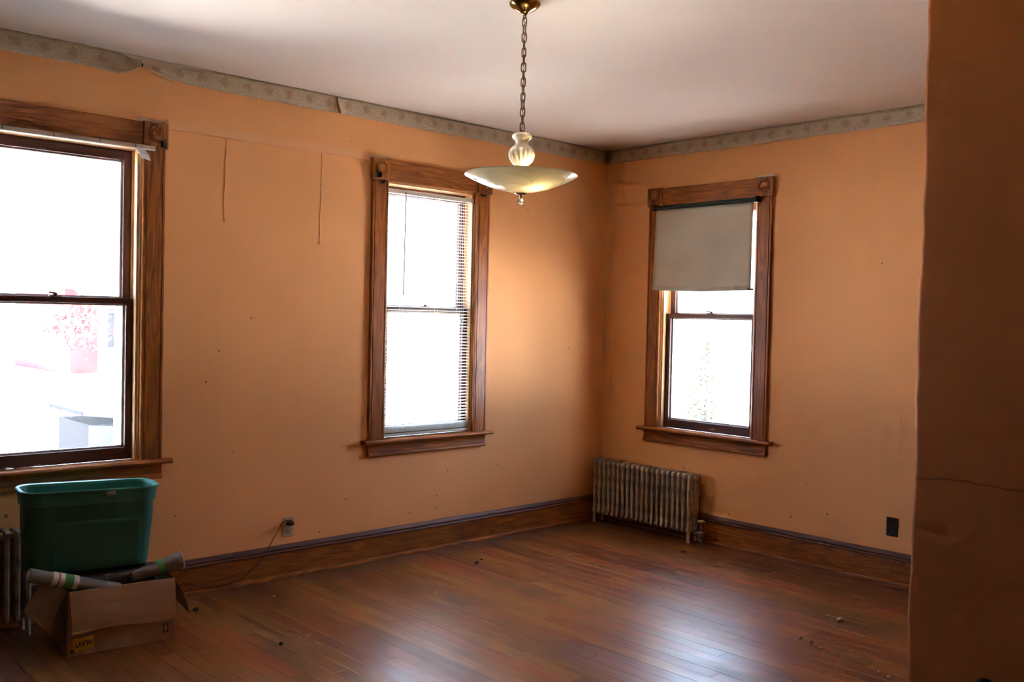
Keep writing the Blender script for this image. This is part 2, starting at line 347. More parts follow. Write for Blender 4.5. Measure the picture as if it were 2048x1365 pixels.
# ------------------------------------------------------------------ mesh helpers
class MB:
    def __init__(s): s.v = []; s.f = []
    def add(s, vs_, fs):
        o = len(s.v); s.v += [tuple(p) for p in vs_]; s.f += [tuple(i+o for i in q) for q in fs]; return s
    def box(s, x0, x1, y0, y1, z0, z1):
        return s.add([(x0,y0,z0),(x1,y0,z0),(x1,y1,z0),(x0,y1,z0),(x0,y0,z1),(x1,y0,z1),(x1,y1,z1),(x0,y1,z1)],
                     [(0,3,2,1),(4,5,6,7),(0,1,5,4),(1,2,6,5),(2,3,7,6),(3,0,4,7)])
    def obox(s, o, a, b, c):
        o, a, b, c = map(Vector, (o, a, b, c))
        P = [o, o+a, o+a+b, o+b, o+c, o+a+c, o+a+b+c, o+b+c]
        return s.add(P, [(0,3,2,1),(4,5,6,7),(0,1,5,4),(1,2,6,5),(2,3,7,6),(3,0,4,7)])
    def lathe(s, prof, c=(0,0,0), n=32, mod=None):
        vs_ = []; fs = []; k = len(prof)
        for i in range(n):
            a = 2*PI*i/n
            for j, (r, z) in enumerate(prof):
                rr = r*(mod(a, z) if mod else 1)
                vs_.append((c[0]+rr*math.cos(a), c[1]+rr*math.sin(a), c[2]+z))
        for i in range(n):
            i2 = (i+1) % n
            for j in range(k-1): fs.append((i*k+j, i2*k+j, i2*k+j+1, i*k+j+1))
        if prof[0][0] > 1e-6: fs.append(tuple(i*k for i in reversed(range(n))))
        if prof[-1][0] > 1e-6: fs.append(tuple(i*k+k-1 for i in range(n)))
        return s.add(vs_, fs)
    def loft(s, rings, cap=True, closed=True):
        k = len(rings[0]); vs_ = [p for r in rings for p in r]; fs = []
        for a in range(len(rings)-1):
            for j in range(k if closed else k-1):
                j2 = (j+1) % k
                fs.append((a*k+j, a*k+j2, (a+1)*k+j2, (a+1)*k+j))
        if cap: fs.append(tuple(reversed(range(k)))); fs.append(tuple((len(rings)-1)*k+j for j in range(k)))
        return s.add(vs_, fs)
    def tube(s, path, r, n=8, closed=False, taper=None):
        P = [Vector(p) for p in path]; rings = []; up = None; L = len(P)
        for i in range(L):
            if closed: t = (P[(i+1) % L]-P[i-1]).normalized()
            else: t = (P[min(i+1, L-1)]-P[max(i-1, 0)]).normalized()
            if up is None:
                up = Vector((0,0,1)) if abs(t.z) < .9 else Vector((1,0,0))
            a = t.cross(up).normalized(); up = a.cross(t).normalized()
            rr = r*(taper(i/(L-1)) if taper else 1)
            rings.append([tuple(P[i]+a*rr*math.cos(2*PI*k/n)+up*rr*math.sin(2*PI*k/n)) for k in range(n)])
        if closed: rings.append(rings[0]); return s.loft(rings, cap=False)
        return s.loft(rings)
    def prism(s, prof, x0, x1, axis=0):
        """2d profile (u,z) swept along an axis: axis 0 -> (x,u,z); axis 1 -> (u,y,z); axis 2 -> (u0,u1,z)"""
        def mk(p, t): return (t, p[0], p[1]) if axis == 0 else ((p[0], t, p[1]) if axis == 1 else (p[0], p[1], t))
        return s.loft([[mk(p, x0) for p in prof], [mk(p, x1) for p in prof]])
    def sphere(s, c, r, n=16, m=10, sc=(1,1,1)):
        vs_ = [(c[0], c[1], c[2]-r*sc[2])]; fs = []
        for i in range(1, m):
            t = PI*i/m
            for j in range(n):
                a = 2*PI*j/n; vs_.append((c[0]+r*sc[0]*math.sin(t)*math.cos(a), c[1]+r*sc[1]*math.sin(t)*math.sin(a), c[2]-r*sc[2]*math.cos(t)))
        vs_.append((c[0], c[1], c[2]+r*sc[2])); e = len(vs_)-1
        for j in range(n): fs.append((0, 1+(j+1) % n, 1+j)); fs.append((e, e-n+j, e-n+(j+1) % n))
        for i in range(m-2):
            for j in range(n):
                a = 1+i*n+j; b_ = 1+i*n+(j+1) % n; fs.append((a, b_, b_+n, a+n))
        return s.add(vs_, fs)
    def grid(s, f, nu, nv):
        vs_ = [f(i/nu, j/nv) for i in range(nu+1) for j in range(nv+1)]
        fs = [(i*(nv+1)+j, (i+1)*(nv+1)+j, (i+1)*(nv+1)+j+1, i*(nv+1)+j+1) for i in range(nu) for j in range(nv)]
        return s.add(vs_, fs)
    def build(s, name, mat, parent=None, bevel=0, smooth=False, solid=0, seg=2, loc=None, angle=None, sub=0):
        me = bpy.data.meshes.new(name); me.from_pydata(s.v, [], s.f); me.validate(); me.update()
        import bmesh
        bm = bmesh.new(); bm.from_mesh(me); bmesh.ops.remove_doubles(bm, verts=bm.verts, dist=1e-6); bmesh.ops.recalc_face_normals(bm, faces=bm.faces); bm.to_mesh(me); bm.free()
        me.materials.append(M[mat] if isinstance(mat, str) else mat)
        if smooth:
            me.polygons.foreach_set('use_smooth', [True]*len(me.polygons))
            if angle: me.set_sharp_from_angle(angle=angle)
        o = bpy.data.objects.new(name, me); COL.objects.link(o)
        if parent: o.parent = parent
        if loc: o.location = loc
        if solid:
            k = o.modifiers.new('solid', 'SOLIDIFY'); k.thickness = solid; k.offset = 0
        if bevel:
            k = o.modifiers.new('bevel', 'BEVEL'); k.width = bevel; k.segments = seg; k.limit_method = 'ANGLE'; k.angle_limit = .6
        if sub:
            k = o.modifiers.new('sub', 'SUBSURF'); k.levels = sub; k.render_levels = sub
        return o
def box(name, mat, parent, x0, x1, y0, y1, z0, z1, bevel=.0025):
    return MB().box(x0, x1, y0, y1, z0, z1).build(name, mat, parent, bevel)
def empty(name, loc=(0,0,0), rz=0):
    o = bpy.data.objects.new(name, None); o.empty_display_size = .1; COL.objects.link(o); o.location = loc; o.rotation_euler = (0, 0, rz); return o
def tag(o, label, cat=None, group=None, kind=None):
    o['label'] = label
    if cat: o['category'] = cat
    if group: o['group'] = group
    if kind: o['kind'] = kind
    return o
def struct(o, label=None, cat=None):
    o['kind'] = 'structure'
    if label: o['label'] = label
    if cat: o['category'] = cat
    return o
def copy_tree(o, parent=None):
    c = o.copy(); COL.objects.link(c); c.parent = parent
    for ch in o.children: copy_tree(ch, c)
    return c
def text(name, body, size, mat, parent, mtx, extrude=.0002):
    cu = bpy.data.curves.new(name, 'FONT'); cu.body = body; cu.size = size; cu.align_x = 'CENTER'; cu.align_y = 'CENTER'; cu.extrude = extrude; cu.offset = size*.02
    t = bpy.data.objects.new(name, cu); COL.objects.link(t)
    dg = bpy.context.evaluated_depsgraph_get(); me = bpy.data.meshes.new_from_object(t.evaluated_get(dg)); bpy.data.objects.remove(t)
    me.transform(mtx); me.materials.clear(); me.materials.append(M[mat]); me.name = name
    o = bpy.data.objects.new(name, me); COL.objects.link(o); o.parent = parent; return o

# ------------------------------------------------------------------ shell
H = 2.893; T = 0.20
Z0, Z1 = 0.772, 2.42            # window opening
XB, YB = -8.2, -6.6             # back of the house behind the camera
W1 = (-4.074, .82); W2 = (-1.727, .755); W3 = (-.976, .82)
def wall_with_holes(name, a0, a1, holes, axis):
    """wall along an axis; outer side away from the room; holes = [(centre, width)]"""
    b = MB(); cuts = sorted((c-w_/2, c+w_/2) for c, w_ in holes)
    def add(u0, u1, z0, z1):
        if axis == 0: b.box(u0, u1, 0, T, z0, z1)
        else: b.box(0, T, u0, u1, z0, z1)
    u = a0
    for c0, c1 in cuts:
        add(u, c0, 0, H); add(c0, c1, 0, Z0-.02); add(c0, c1, Z1, H); u = c1
    add(u, a1, 0, H)
    return struct(b.build(name, 'wall'), 'peach painted plaster wall with window openings', 'wall')
wl = wall_with_holes('wall_left', XB-T, T, [W1, W2], 0); wl['label'] = 'long peach wall on the left holding two windows'
wr = wall_with_holes('wall_right', YB-T, 0, [W3], 1); wr['label'] = 'peach wall on the right with the half-shaded window'
struct(MB().box(XB-T, XB, YB-T, 0, 0, H).build('wall_rear', 'wall_near'), 'wall behind the viewer, darkened to cut fill light', 'wall')  # unseen walls, coloured dark to reduce bounced light in the room
struct(MB().box(XB, 0, YB-T, YB, 0, H).build('wall_side', 'wall_near'), 'wall at the side of the viewer, darkened to cut fill light', 'wall')
# the near projecting wall at the right edge of the picture, rounded plaster corner
XP, YP = -3.2, -3.924
prof = []
for i in range(7):
    a = PI - PI/2*i/6
    prof.append((XP+.014+.014*math.cos(a), YP-.014+.014*math.sin(a)))
prof += [(-.001, YP), (-.001, YB+.001), (XP, YB+.001)]
rings = []
nz = 40
for k in range(nz+1):
    z = H*k/nz; wob = .0022*math.sin(z*9.1)+.0018*math.sin(z*23.7+1)+.0012*math.sin(z*51)
    rings.append([(p[0], p[1]+(wob if i < 7 else 0), z) for i, p in enumerate(prof)])
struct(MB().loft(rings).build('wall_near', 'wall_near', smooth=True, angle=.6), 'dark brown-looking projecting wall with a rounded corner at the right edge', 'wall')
struct(MB().box(XB-T, T, YB-T, T, H, H+.25).build('ceiling', 'ceiling'), 'off-white painted ceiling', 'ceiling')
floor = struct(MB().box(XB-T, T, YB-T, T, -.9, -.019).build('floor', 'subfloor'), 'worn reddish wooden strip floor', 'floor')

# floor boards run along y; those in view are single objects
def to_px(P):
    q = Vector(P)-cam.matrix_world.translation; z = q.dot(D)
    if z < .1: return None
    return 1024+1909.16*q.dot(R_)/z, 682.5-1909.16*q.dot(U_)/z
BW = .083; rest = MB(); n_in = 0
rf = random.Random(3)
row = 0; x = 0.0
while x > XB+.01:
    x0 = max(x-BW, XB); y = 0.0 + rf.uniform(0, .9)
    first = True
    while y > YB or first:
        first = False
        ln_ = rf.uniform(.75, 2.3); y0 = y-ln_; ya = min(y, -.001); yb = max(y0, YB+.001)
        y = y0
        if ya-yb < .02: continue
        vis = False
        for i in range(9):
            p = to_px((x-BW/2, yb+(ya-yb)*i/8, 0))
            if p and -30 < p[0] < 1850 and 1000 < p[1] < 1400: vis = True
        if x < -5.3 or (x > XP and yb < YP-1.5 and ya < YP): vis = vis and not (ya < YP)
        g = .0003
        if vis and n_in < 300:
            b = MB().box(x0+g, x-g, yb+g, ya-g, -.019, rf.uniform(-.0005, .0005)); b.build('plank', 'floor', floor, .0007, seg=1); n_in += 1
        else:
            rest.box(x0+g, x-g, yb+g, ya-g, -.019, 0)
    x -= BW
o = rest.build('floor_boards', 'floor', floor); o['kind'] = 'stuff'

# baseboards
def baseboard(name, rz, length, label, cuts=()):
    """local x runs along the wall, local y<0 into the room"""
    root = empty(name, (0, 0, 0), rz); struct(root, label, 'baseboard')
    x0, x1 = (-length, 0) if rz == 0 else (0, length)
    MB().prism([(0, .018), (-.020, .018), (-.020, .150), (0, .150)], x0, x1).build('board', 'wood_x', root)
    cap = [(0, .150), (-.024, .150), (-.027, .155), (-.024, .161), (-.018, .164), (-.020, .172), (-.017, .182), (-.011, .189), (-.009, .193), (0, .193)]
    MB().prism(cap, x0, x1).build('cap_moulding', 'cap', root, smooth=True, angle=.5)
    shoe = [(0, 0), (-.036, 0), (-.036, .006), (-.033, .014), (-.027, .019), (-.020, .021), (0, .021)]
    MB().prism(shoe, x0, x1).build('shoe_moulding', 'wood_x', root, smooth=True, angle=.5)
    return root
baseboard('baseboard_left', 0, 8.2, 'varnished wooden baseboard with moulded cap along the left wall')
baseboard('baseboard_right', -PI/2, 3.92, 'varnished wooden baseboard with dusty cap along the right wall')

# ------------------------------------------------------------------ windows
def window(name, loc, rz, wi, label):
    """local x to the right seen from the room, local y outwards, z up"""
    r = empty(name, loc, rz); struct(r, label, 'window')
    h = wi/2; CW = .115
    # jamb lining
    MB().box(-h, -h+.012, -.001, T, Z0-.01, Z1).build('jamb', 'jamb', r)
    MB().box(h-.012, h, -.001, T, Z0-.01, Z1).build('jamb', 'jamb', r)
    MB().box(-h+.012, h-.012, -.001, T, Z1-.012, Z1).build('head_jamb', 'jamb', r)
    # inner stops and parting beads
    for sx in (-1, 1):
        a = sx*(h-.012); b_ = sx*(h-.026)
        MB().box(min(a, b_), max(a, b_), .006, .040, Z0, Z1-.012).build('stop_bead', 'jamb', r, .003)
        a = sx*(h-.012); b_ = sx*(h-.022)
        MB().box(min(a, b_), max(a, b_), .086, .094, Z0, Z1-.012).build('parting_bead', 'jamb', r, .001)
    # casing
    for sx in (-1, 1):
        a = sx*(h-.004); b_ = sx*(h+CW)
        lo, hi = min(a, b_), max(a, b_)
        p = [(lo, 0), (lo, -.018), (lo+.004, -.022), (lo+.014, -.022), (lo+.017, -.018), (lo+.020, -.022), (hi-.020, -.022), (hi-.017, -.018), (hi-.014, -.022), (hi-.004, -.022), (hi, -.018), (hi, 0)]
        MB().prism(p, Z0, Z1+.004, axis=2).build('side_casing', 'wood_z', r)
        # corner block with turned rosette
        c = sx*(h+CW/2)
        blk = box('corner_block', 'wood_z', r, c-.066, c+.066, -.034, 0, Z1+.002, Z1+.136, .003)
        rs = MB().lathe([(0, .001), (.012, .002), (.020, .007), (.025, .0075), (.030, .003), (.033, .0015), (.0345, .006), (.038, .006), (.040, 0)], n=28)
        rs.v = [(c+p_[0], -.034-p_[2], Z1+.075+p_[1]) for p_ in rs.v]
        rs.build('rosette', 'wood_x', blk, smooth=True, angle=.7)
    MB().prism([(0, Z1+.004), (-.022, Z1+.004), (-.022, Z1+.128), (-.018, Z1+.132), (0, Z1+.132)], -h-CW/2+.066, h+CW/2-.066).build('head_casing', 'wood_x', r)
    # stool and apron
    e = h+CW+.045
    MB().prism([(.05, Z0-.026), (.05, Z0), (-.050, Z0), (-.057, Z0-.005), (-.060, Z0-.013), (-.057, Z0-.021), (-.050, Z0-.026)], -e, e).build('stool', 'wood_x', r, smooth=True, angle=.6)
    ap = [(0, .664), (-.020, .664), (-.027, .667), (-.030, .675), (-.026, .684), (-.018, .690), (-.016, .712), (-.018, .730), (-.024, .742), (-.028, .746), (0, .746)]
    MB().prism(ap, -h-CW, h+CW).build('apron', 'wood_x', r, smooth=True, angle=.6)
    MB().box(-h, h, .05, T+.05, Z0-.03, Z0-.004).build('outer_sill', 'storm', r)
    # sashes
    def sash(nm, y0, y1, z0, z1, bot, top):
        s = empty(nm); s.parent = r; st = .047; a = h-.014
        for sx in (-1, 1):
            box('stile', 'sash', s, min(sx*a, sx*(a-st)), max(sx*a, sx*(a-st)), y0, y1, z0, z1, .002)
        box('rail', 'sash', s, -a+st, a-st, y0, y1, z0, z0+bot, .002); box('rail', 'sash', s, -a+st, a-st, y0, y1, z1-top, z1, .002)
        # pale glazing edge around the glass
        b = MB(); g0, g1 = z0+bot, z1-top; q = a-st; t = .010; ym = y1-.012
        b.box(-q, -q+t, ym, y1, g0, g1).box(q-t, q, ym, y1, g0, g1).box(-q+t, q-t, ym, y1, g0, g0+t).box(-q+t, q-t, ym, y1, g1-t, g1)
        b.build('glazing_edge', 'putty', s)
        MB().box(-q, q, ym-.004, ym-.001, g0, g1).build('pane', 'glass', s)
        return s
    sash('lower_sash', .044, .080, Z0+.002, 1.624, .064, .030)
    sash('upper_sash', .096, .130, 1.594, Z1-.013, .030, .052)
    # white outer frame and storm window beyond the sashes
    b = MB(); q = h-.012; t = .040; ya_, yb_ = .136, .225
    b.box(-q, -q+t, ya_, yb_, Z0, Z1-.012).box(q-t, q, ya_, yb_, Z0, Z1-.012).box(-q+t, q-t, ya_, yb_, Z1-.012-t, Z1-.012)
    b.box(-q+t, q-t, .180, .205, Z0, Z0+.03).box(-q+t, q-t, .180, .205, 1.598, 1.622)
    for sx in (-1, 1):
        b.box(min(sx*(q-t), sx*(q-t-.010)), max(sx*(q-t), sx*(q-t-.010)), .186, .200, Z0+.03, Z1-.012-t)
    st_ = b.build('storm_frame', 'storm', r)
    # sash lock
    L = empty('sash_lock', (0, .062, 1.624)); L.parent = r
    box('lock_base', 'brass_old', L, -.030, .030, -.012, .014, 0, .006, .002)
    MB().lathe([(.011, 0), (.011, .010), (.008, .014), (0, .015)], (0, 0, .006), 14).build('lock_hub', 'brass_old', L, smooth=True, angle=.6)
    MB().tube([(.004, 0, .017), (-.012, -.010, .019), (-.028, -.014, .020), (-.034, -.015, .022)], .0042, 8).build('lock_lever', 'brass_old', L, smooth=True)
    return r
w1 = window('window_1', (W1[0], 0, 0), 0, W1[1], 'large unshaded sash window at the left edge above the green tote')
w2 = window('window_2', (W2[0], 0, 0), 0, W2[1], 'sash window behind the venetian blind on the left wall')
w3 = window('window_3', (0, W3[0], 0), -PI/2, W3[1], 'sash window under the half-drawn roller shade on the right wall')
def bracket(win, x, z, s=1):
    b = MB().box(x-.014, x+.014, -.038, -.034, z-.022, z+.022).box(x+s*.012-.002, x+s*.012+.002, -.066, -.034, z-.018, z+.010)
    return b.build('shade_bracket', 'iron', win, .001)
bracket(w1, W1[1]/2+.095, Z1+.028, -1)
bracket(w2, -W2[1]/2-.095, Z1+.030, 1)
for sx in (-1, 1):
    MB().tube([(sx*(W2[1]/2+.045), -.022, Z1-.012), (sx*(W2[1]/2+.045), -.045, Z1-.016), (sx*(W2[1]/2+.045), -.050, Z1-.002)], .007, 8).build('hook', 'iron', w2, smooth=True)

# ------------------------------------------------------------------ metal rail across the top of window 1
hr = empty('blind_headrail', (W1[0], -.026, 0)); tag(hr, 'bare brown-grey metal blind rail across the top of the unshaded left window', 'blind rail')
MB().prism([(.0, 2.403), (-.024, 2.403), (-.026, 2.406), (-.026, 2.424), (-.022, 2.428), (0, 2.428)], -.455, .455).build('rail', 'rail_w1', hr, .001)
MB().box(-.455, .455, -.0275, -.0255, 2.4015, 2.4065).build('rail_lip', 'storm', hr)
for k in (-.28, -.05, .17, .35): MB().box(k, k+.004, -.0275, -.0255, 2.407, 2.427).build('rail_slot', 'sash', hr)
MB().grid(lambda u, v: (.345+.05*u+.030*v, -.032-.018*math.sin(PI*v*.8), 2.402-.048*v+.012*u*(1-v)-.01*u), 4, 6).build('loose_tab', 'white_tab', hr, solid=.0015, smooth=True)

# ------------------------------------------------------------------ venetian blind in window 2
vb = empty('venetian_blind', (W2[0], .018, 0)); tag(vb, 'white venetian blind lowered over the middle window', 'blind')
hw = W2[1]/2-.016
MB().prism([(-.013, 2.352), (.013, 2.352), (.013, 2.380), (.011, 2.380), (.011, 2.355), (-.011, 2.355), (-.011, 2.380), (-.013, 2.380)], -hw, hw).build('headrail', 'blind', vb)
for sx in (-1, 1): box('end_bracket', 'sash', vb, min(sx*hw, sx*(hw+.010)), max(sx*hw, sx*(hw+.010)), -.018, .016, 2.346, 2.386, .002)
SW = .0245; tilt = math.radians(14)
sl = MB()
prof = []
for j in range(5):
    u = -SW/2+SW*j/4; zc = .0022*(1-(2*u/SW)**2)
    prof.append((u*math.cos(tilt)-zc*math.sin(tilt), u*math.sin(tilt)+zc*math.cos(tilt)))
sl.loft([[(-hw+.004, p[0], p[1]) for p in prof], [(hw-.004, p[0], p[1]) for p in prof]], cap=False, closed=False)
s0 = sl.build('slat', 'slat', vb, smooth=True)
zt, zb, ns = 2.338, .845, 72
for k in range(ns):
    s = s0 if k == 0 else s0.copy()
    if k: COL.objects.link(s); s.parent = vb
    s.location = (random.uniform(-.001, .001), 0, zt-(zt-zb)*k/(ns-1)); s.rotation_euler = (random.uniform(-.03, .03), random.uniform(-.001, .001), 0)
for k in range(6):
    s = s0.copy(); COL.objects.link(s); s.parent = vb; s.location = (0, 0, .838-.006*k)
box('bottom_rail', 'blind', vb, -hw+.002, hw-.002, -.013, .013, .782, .797, .003)
for sx in (-hw+.13, 0.06, hw-.11):
    for yy in (-.014, .014):
        MB().tube([(sx, yy, 2.352), (sx, yy, .797)], .0008, 5).build('ladder_cord', 'cordw', vb)
MB().tube([(-hw+.135, -.020, 2.365), (-hw+.135, -.026, 2.33), (-hw+.130, -.024, 1.70)], .0042, 6).build('tilt_wand', 'wand', vb, smooth=True)
for dx, z in ((0, 1.56), (.016, 1.50)):
    c = MB().tube([(hw-.095+dx, -.018, 2.352), (hw-.097+dx, -.021, z)], .0009, 5).build('pull_cord', 'cordw', vb)
    MB().lathe([(.0015, .03), (.006, .006), (.005, 0), (0, 0)], (hw-.097+dx, -.021, z-.03), 10).build('tassel', 'wand', c, smooth=True)

# ------------------------------------------------------------------ roller shade on window 3 (local like the window)
rsd = empty('roller_shade', (0, W3[0], 0), -PI/2); tag(rsd, 'half-drawn grey-beige cloth roller shade with dark green roller', 'roller shade')
b = MB().tube([(-.445, -.052, 2.404), (.415, -.052, 2.404)], .0165, 20); b.build('roller', 'roller', rsd, smooth=True, angle=.7)
for x_ in (-.452, .418): box('bracket', 'iron', rsd, x_, x_+.018, -.070, -.020, 2.386, 2.428, .002)
MB().tube([(.415, -.052, 2.404), (.436, -.052, 2.404)], .006, 10).build('roller_pin', 'brass_old', rsd, smooth=True)
def shade(u, v):
    x_ = (-.447+.006*(1-v)-.012*v)*(1-u)+(.392+.012*v*0)*u
    z_ = 2.394 - .594*v - .010*v*math.sin(PI*u)-.006*v*u
    y_ = -.040 - .006*math.sin(PI*v)*math.sin(2.2*PI*u+.5)-.010*v*math.sin(PI*u)+.003*math.sin(7*u+3*v)
    return (x_, y_, z_)
MB().grid(shade, 26, 20).build('cloth', 'shade', rsd, solid=.001, smooth=True)
def hem(u, v):
    p = shade(u, .955+.05*v); return (p[0], p[1]-.004-.004*math.sin(PI*v), p[2])
MB().grid(hem, 26, 4).build('hem', 'shade', rsd, solid=.0012, smooth=True)
MB().tube([(shade(.99, .985)[0]-.02, -.046, 1.798), (.412, -.046, 1.796)], .006, 8).build('hem_bar_end', 'iron', rsd, smooth=True)
MB().tube([(.285+.012*math.cos(t*PI/6)+.004*math.sin(t*PI/6), -.066, 1.800+.022*math.sin(t*PI/6)) for t in range(12)], .0011, 5, closed=True).build('pull_ring', 'iron', rsd, smooth=True)

# ------------------------------------------------------------------ wallpaper border at the ceiling
def smooth01(t): t = max(0, min(1, t)); return t*t*(3-2*t)
Zb = 2.789
XPIN = -3.682
def bL1(u, v):
    x_ = -8.2+(XPIN+.004+8.2)*(1-(1-u)**3); d = XPIN-x_; k = smooth01(1-d/.13); s = smooth01(1-abs(d-.10)/.17)
    zlo = Zb-.012*s+.044*k; zhi = H-.002-.004*s-.020*k
    return (x_, -.003-.016*k*math.sin(PI*(.3+.7*v))-.012*s*(1-v), zlo+(zhi-zlo)*v)
def bL2(u, v):
    x_ = XPIN+(-2.476-XPIN)*u**1.6; d = x_-XPIN; k = smooth01(1-d/.30)
    zlo = Zb+.046*k; zhi = H-.002-.040*smooth01(1-d/.42)
    e = smooth01(1-(-2.476-x_)/.08)
    return (x_-.010*e*(v), -.003-.012*k-.010*e*(1-v), zlo+(zhi-zlo)*v)
def bL3(u, v):
    x_ = -2.486+(2.484)*u**1.5; e = smooth01(1-(x_+2.486)/.06)
    return (x_+.020*e*(1-v)**2, -.004-.016*e*(1-v)-.004*e, Zb+(H-.002-Zb)*v)
def bR(u, v):
    y_ = -.002-3.91*u; return (-.003-.002*math.sin(9*y_), y_, Zb+.001*math.sin(7*y_)+(H-.002-Zb)*v)
struct(MB().grid(bL1, 60, 8).build('trim_1', 'border', solid=.0008, smooth=True), 'floral wallpaper border strip left of the pinched tear above the left window', 'wallpaper border')
struct(MB().grid(bL2, 60, 8).build('trim_2', 'border', solid=.0008, smooth=True), 'floral wallpaper border strip between the pinched tear and the curled seam', 'wallpaper border')
struct(MB().grid(bL3, 60, 8).build('trim_3', 'border', solid=.0008, smooth=True), 'floral wallpaper border strip from the curled seam to the room corner', 'wallpaper border')
struct(MB().grid(bR, 40, 4).build('trim_4', 'border', solid=.0008, smooth=True), 'floral wallpaper border along the top of the right wall', 'wallpaper border')
t2 = bpy.data.objects['trim_2']
MB().add([(XPIN-.002, -.022, 2.846), (XPIN+.02, -.024, 2.834), (XPIN+.19, -.010, 2.803), (XPIN+.16, -.008, 2.791), (XPIN+.05, -.022, 2.818)], [(0, 1, 2, 3, 4)]).build('folded_back', 'paper_back', t2, solid=.0008)
MB().add([(XPIN, -.018, 2.848), (XPIN+.30, -.006, 2.868), (XPIN+.44, -.004, 2.878), (XPIN+.20, -.010, 2.866), (XPIN, -.018, 2.856)], [(0, 1, 2, 3, 4)]).build('folded_top', 'paper_back', t2, solid=.0008)
MB().box(XPIN-.16, XPIN+.46, -.0022, -.0004, 2.842, H-.001).build('bare_paper', 'bare', t2)
t1 = bpy.data.objects['trim_1']
MB().add([(XPIN+.004, -.024, 2.846), (XPIN+.002, -.026, 2.832), (XPIN-.070, -.016, 2.796), (XPIN-.10, -.022, 2.778), (XPIN-.04, -.028, 2.815)], [(0, 1, 2, 3, 4)]).build('folded_back', 'paper_back', t1, solid=.0008)
MB().lathe([(0, 0), (.004, .004), (.004, .016), (0, .018)], (0, 0, 0), 10).build('nail_head', 'iron', t1, loc=(XPIN-.002, -.030, 2.832))

for par, x0_, x1_ in ((wl, -3.69, -3.545), (wl, -2.24, -2.10)):
    MB().box(x0_, x1_, -.0025, 0, 2.556, 2.574).build('bare_plaster', 'bare', par, .0008)
MB().box(-.0025, 0, -1.505, -1.365, 2.556, 2.572).build('bare_plaster', 'bare', wr, .0008)
# painted-over strips on the left wall between the windows
b = MB().prism([(0, 2.536), (-.0045, 2.536), (-.0045, 2.588), (0, 2.589)], -3.532, -2.235)
struct(b.build('trim_5', 'painted'), 'flat painted-over strip between the two left-wall window heads', 'trim')
def cordline(x_, z1, z2, ph):
    return [(x_+.004*math.sin(8*z+ph)+.0015*math.sin(31*z), -.0008, z) for z in [z1+(z2-z1)*i/24 for i in range(25)]]
struct(MB().tube(cordline(-3.200, 2.59, 2.068, 0), .0024, 6).build('trim_6', 'painted', smooth=True), 'painted-over cord hanging down the left wall, nearer the left window', 'trim')
struct(MB().tube(cordline(-2.584, 2.59, 1.985, 1), .0024, 6).build('trim_7', 'painted', smooth=True), 'painted-over cord hanging down the left wall, nearer the blind', 'trim')

# ------------------------------------------------------------------ radiators
def radiator(name, loc, rz, n, pitch, top, label, depth=.125, group=None):
    """local x along, local y<0 into the room (front), origin at wall plane under the first section"""
    r = empty(name, loc, rz); tag(r, label, 'radiator', group)
    def section(feet):
        b = MB(); y0, y1 = -.040, -.040-depth; k = 4
        ys = [y0+(y1-y0)*(i+.5)/k for i in range(k)]; zb_, zt_ = .066, top
        for y in ys: b.tube([(0, y, zb_+.02), (0, y, zt_-.02)], .0132, 8)
        b.box(-.006, .006, ys[-1]+.004, ys[0], zb_+.02, zt_-.02)
        # rounded headers
        for zc, hh in ((zt_-.022, .022), (zb_+.024, .020)):
            P = []
            for s_ in (-1, 1):
                for i in range(7):
                    a = -PI/2+PI*i/6 if s_ < 0 else PI/2+PI*i/6
                    yc = y1+.018 if s_ < 0 else y0-.018
                    P.append((yc-math.cos(a)*.018 if s_ < 0 else yc-math.cos(a)*.018, zc+hh*math.sin(a)))
            b.loft([[(-.010, p[0], p[1]) for p in P], [(.010, p[0], p[1]) for p in P]])
        # hubs joining the sections
        for zc in (zt_-.030, zb_+.026): b.tube([(-pitch/2, (y0+y1)/2, zc), (pitch/2, (y0+y1)/2, zc)], .017, 10)
        if feet:
            for y in (ys[0], ys[-1]): b.tube([(0, y, zb_+.02), (0, y, .012), (0, y, 0)], .012, 8, taper=lambda t: 1 if t < .8 else 1.25)
        return b
    mid = section(False).build('section', 'rad', r, smooth=True, angle=.7); end = section(True).build('section', 'rad', r, smooth=True, angle=.7)
    for i in range(n):
        src = end if i in (0, n-1) else mid
        s = src if i in (0, 1) else src.copy()
        if i > 1: COL.objects.link(s); s.parent = r
        s.location = (i*pitch, 0, 0)
    pg = MB().lathe([(.019, 0), (.019, .010), (.012, .016), (0, .017)], (0, 0, 0), 14).build('end_plug', 'rad', r, smooth=True, angle=.6)
    pg.rotation_euler = (0, PI/2, 0); pg.location = ((n-1)*pitch+pitch/2-.004, -.040-depth/2, top-.030)
    return r
rr_ = radiator('radiator', (0, -.090, 0), -PI/2, 20, .0468, .487, 'cast-iron column radiator in the corner below the roller-shaded window')
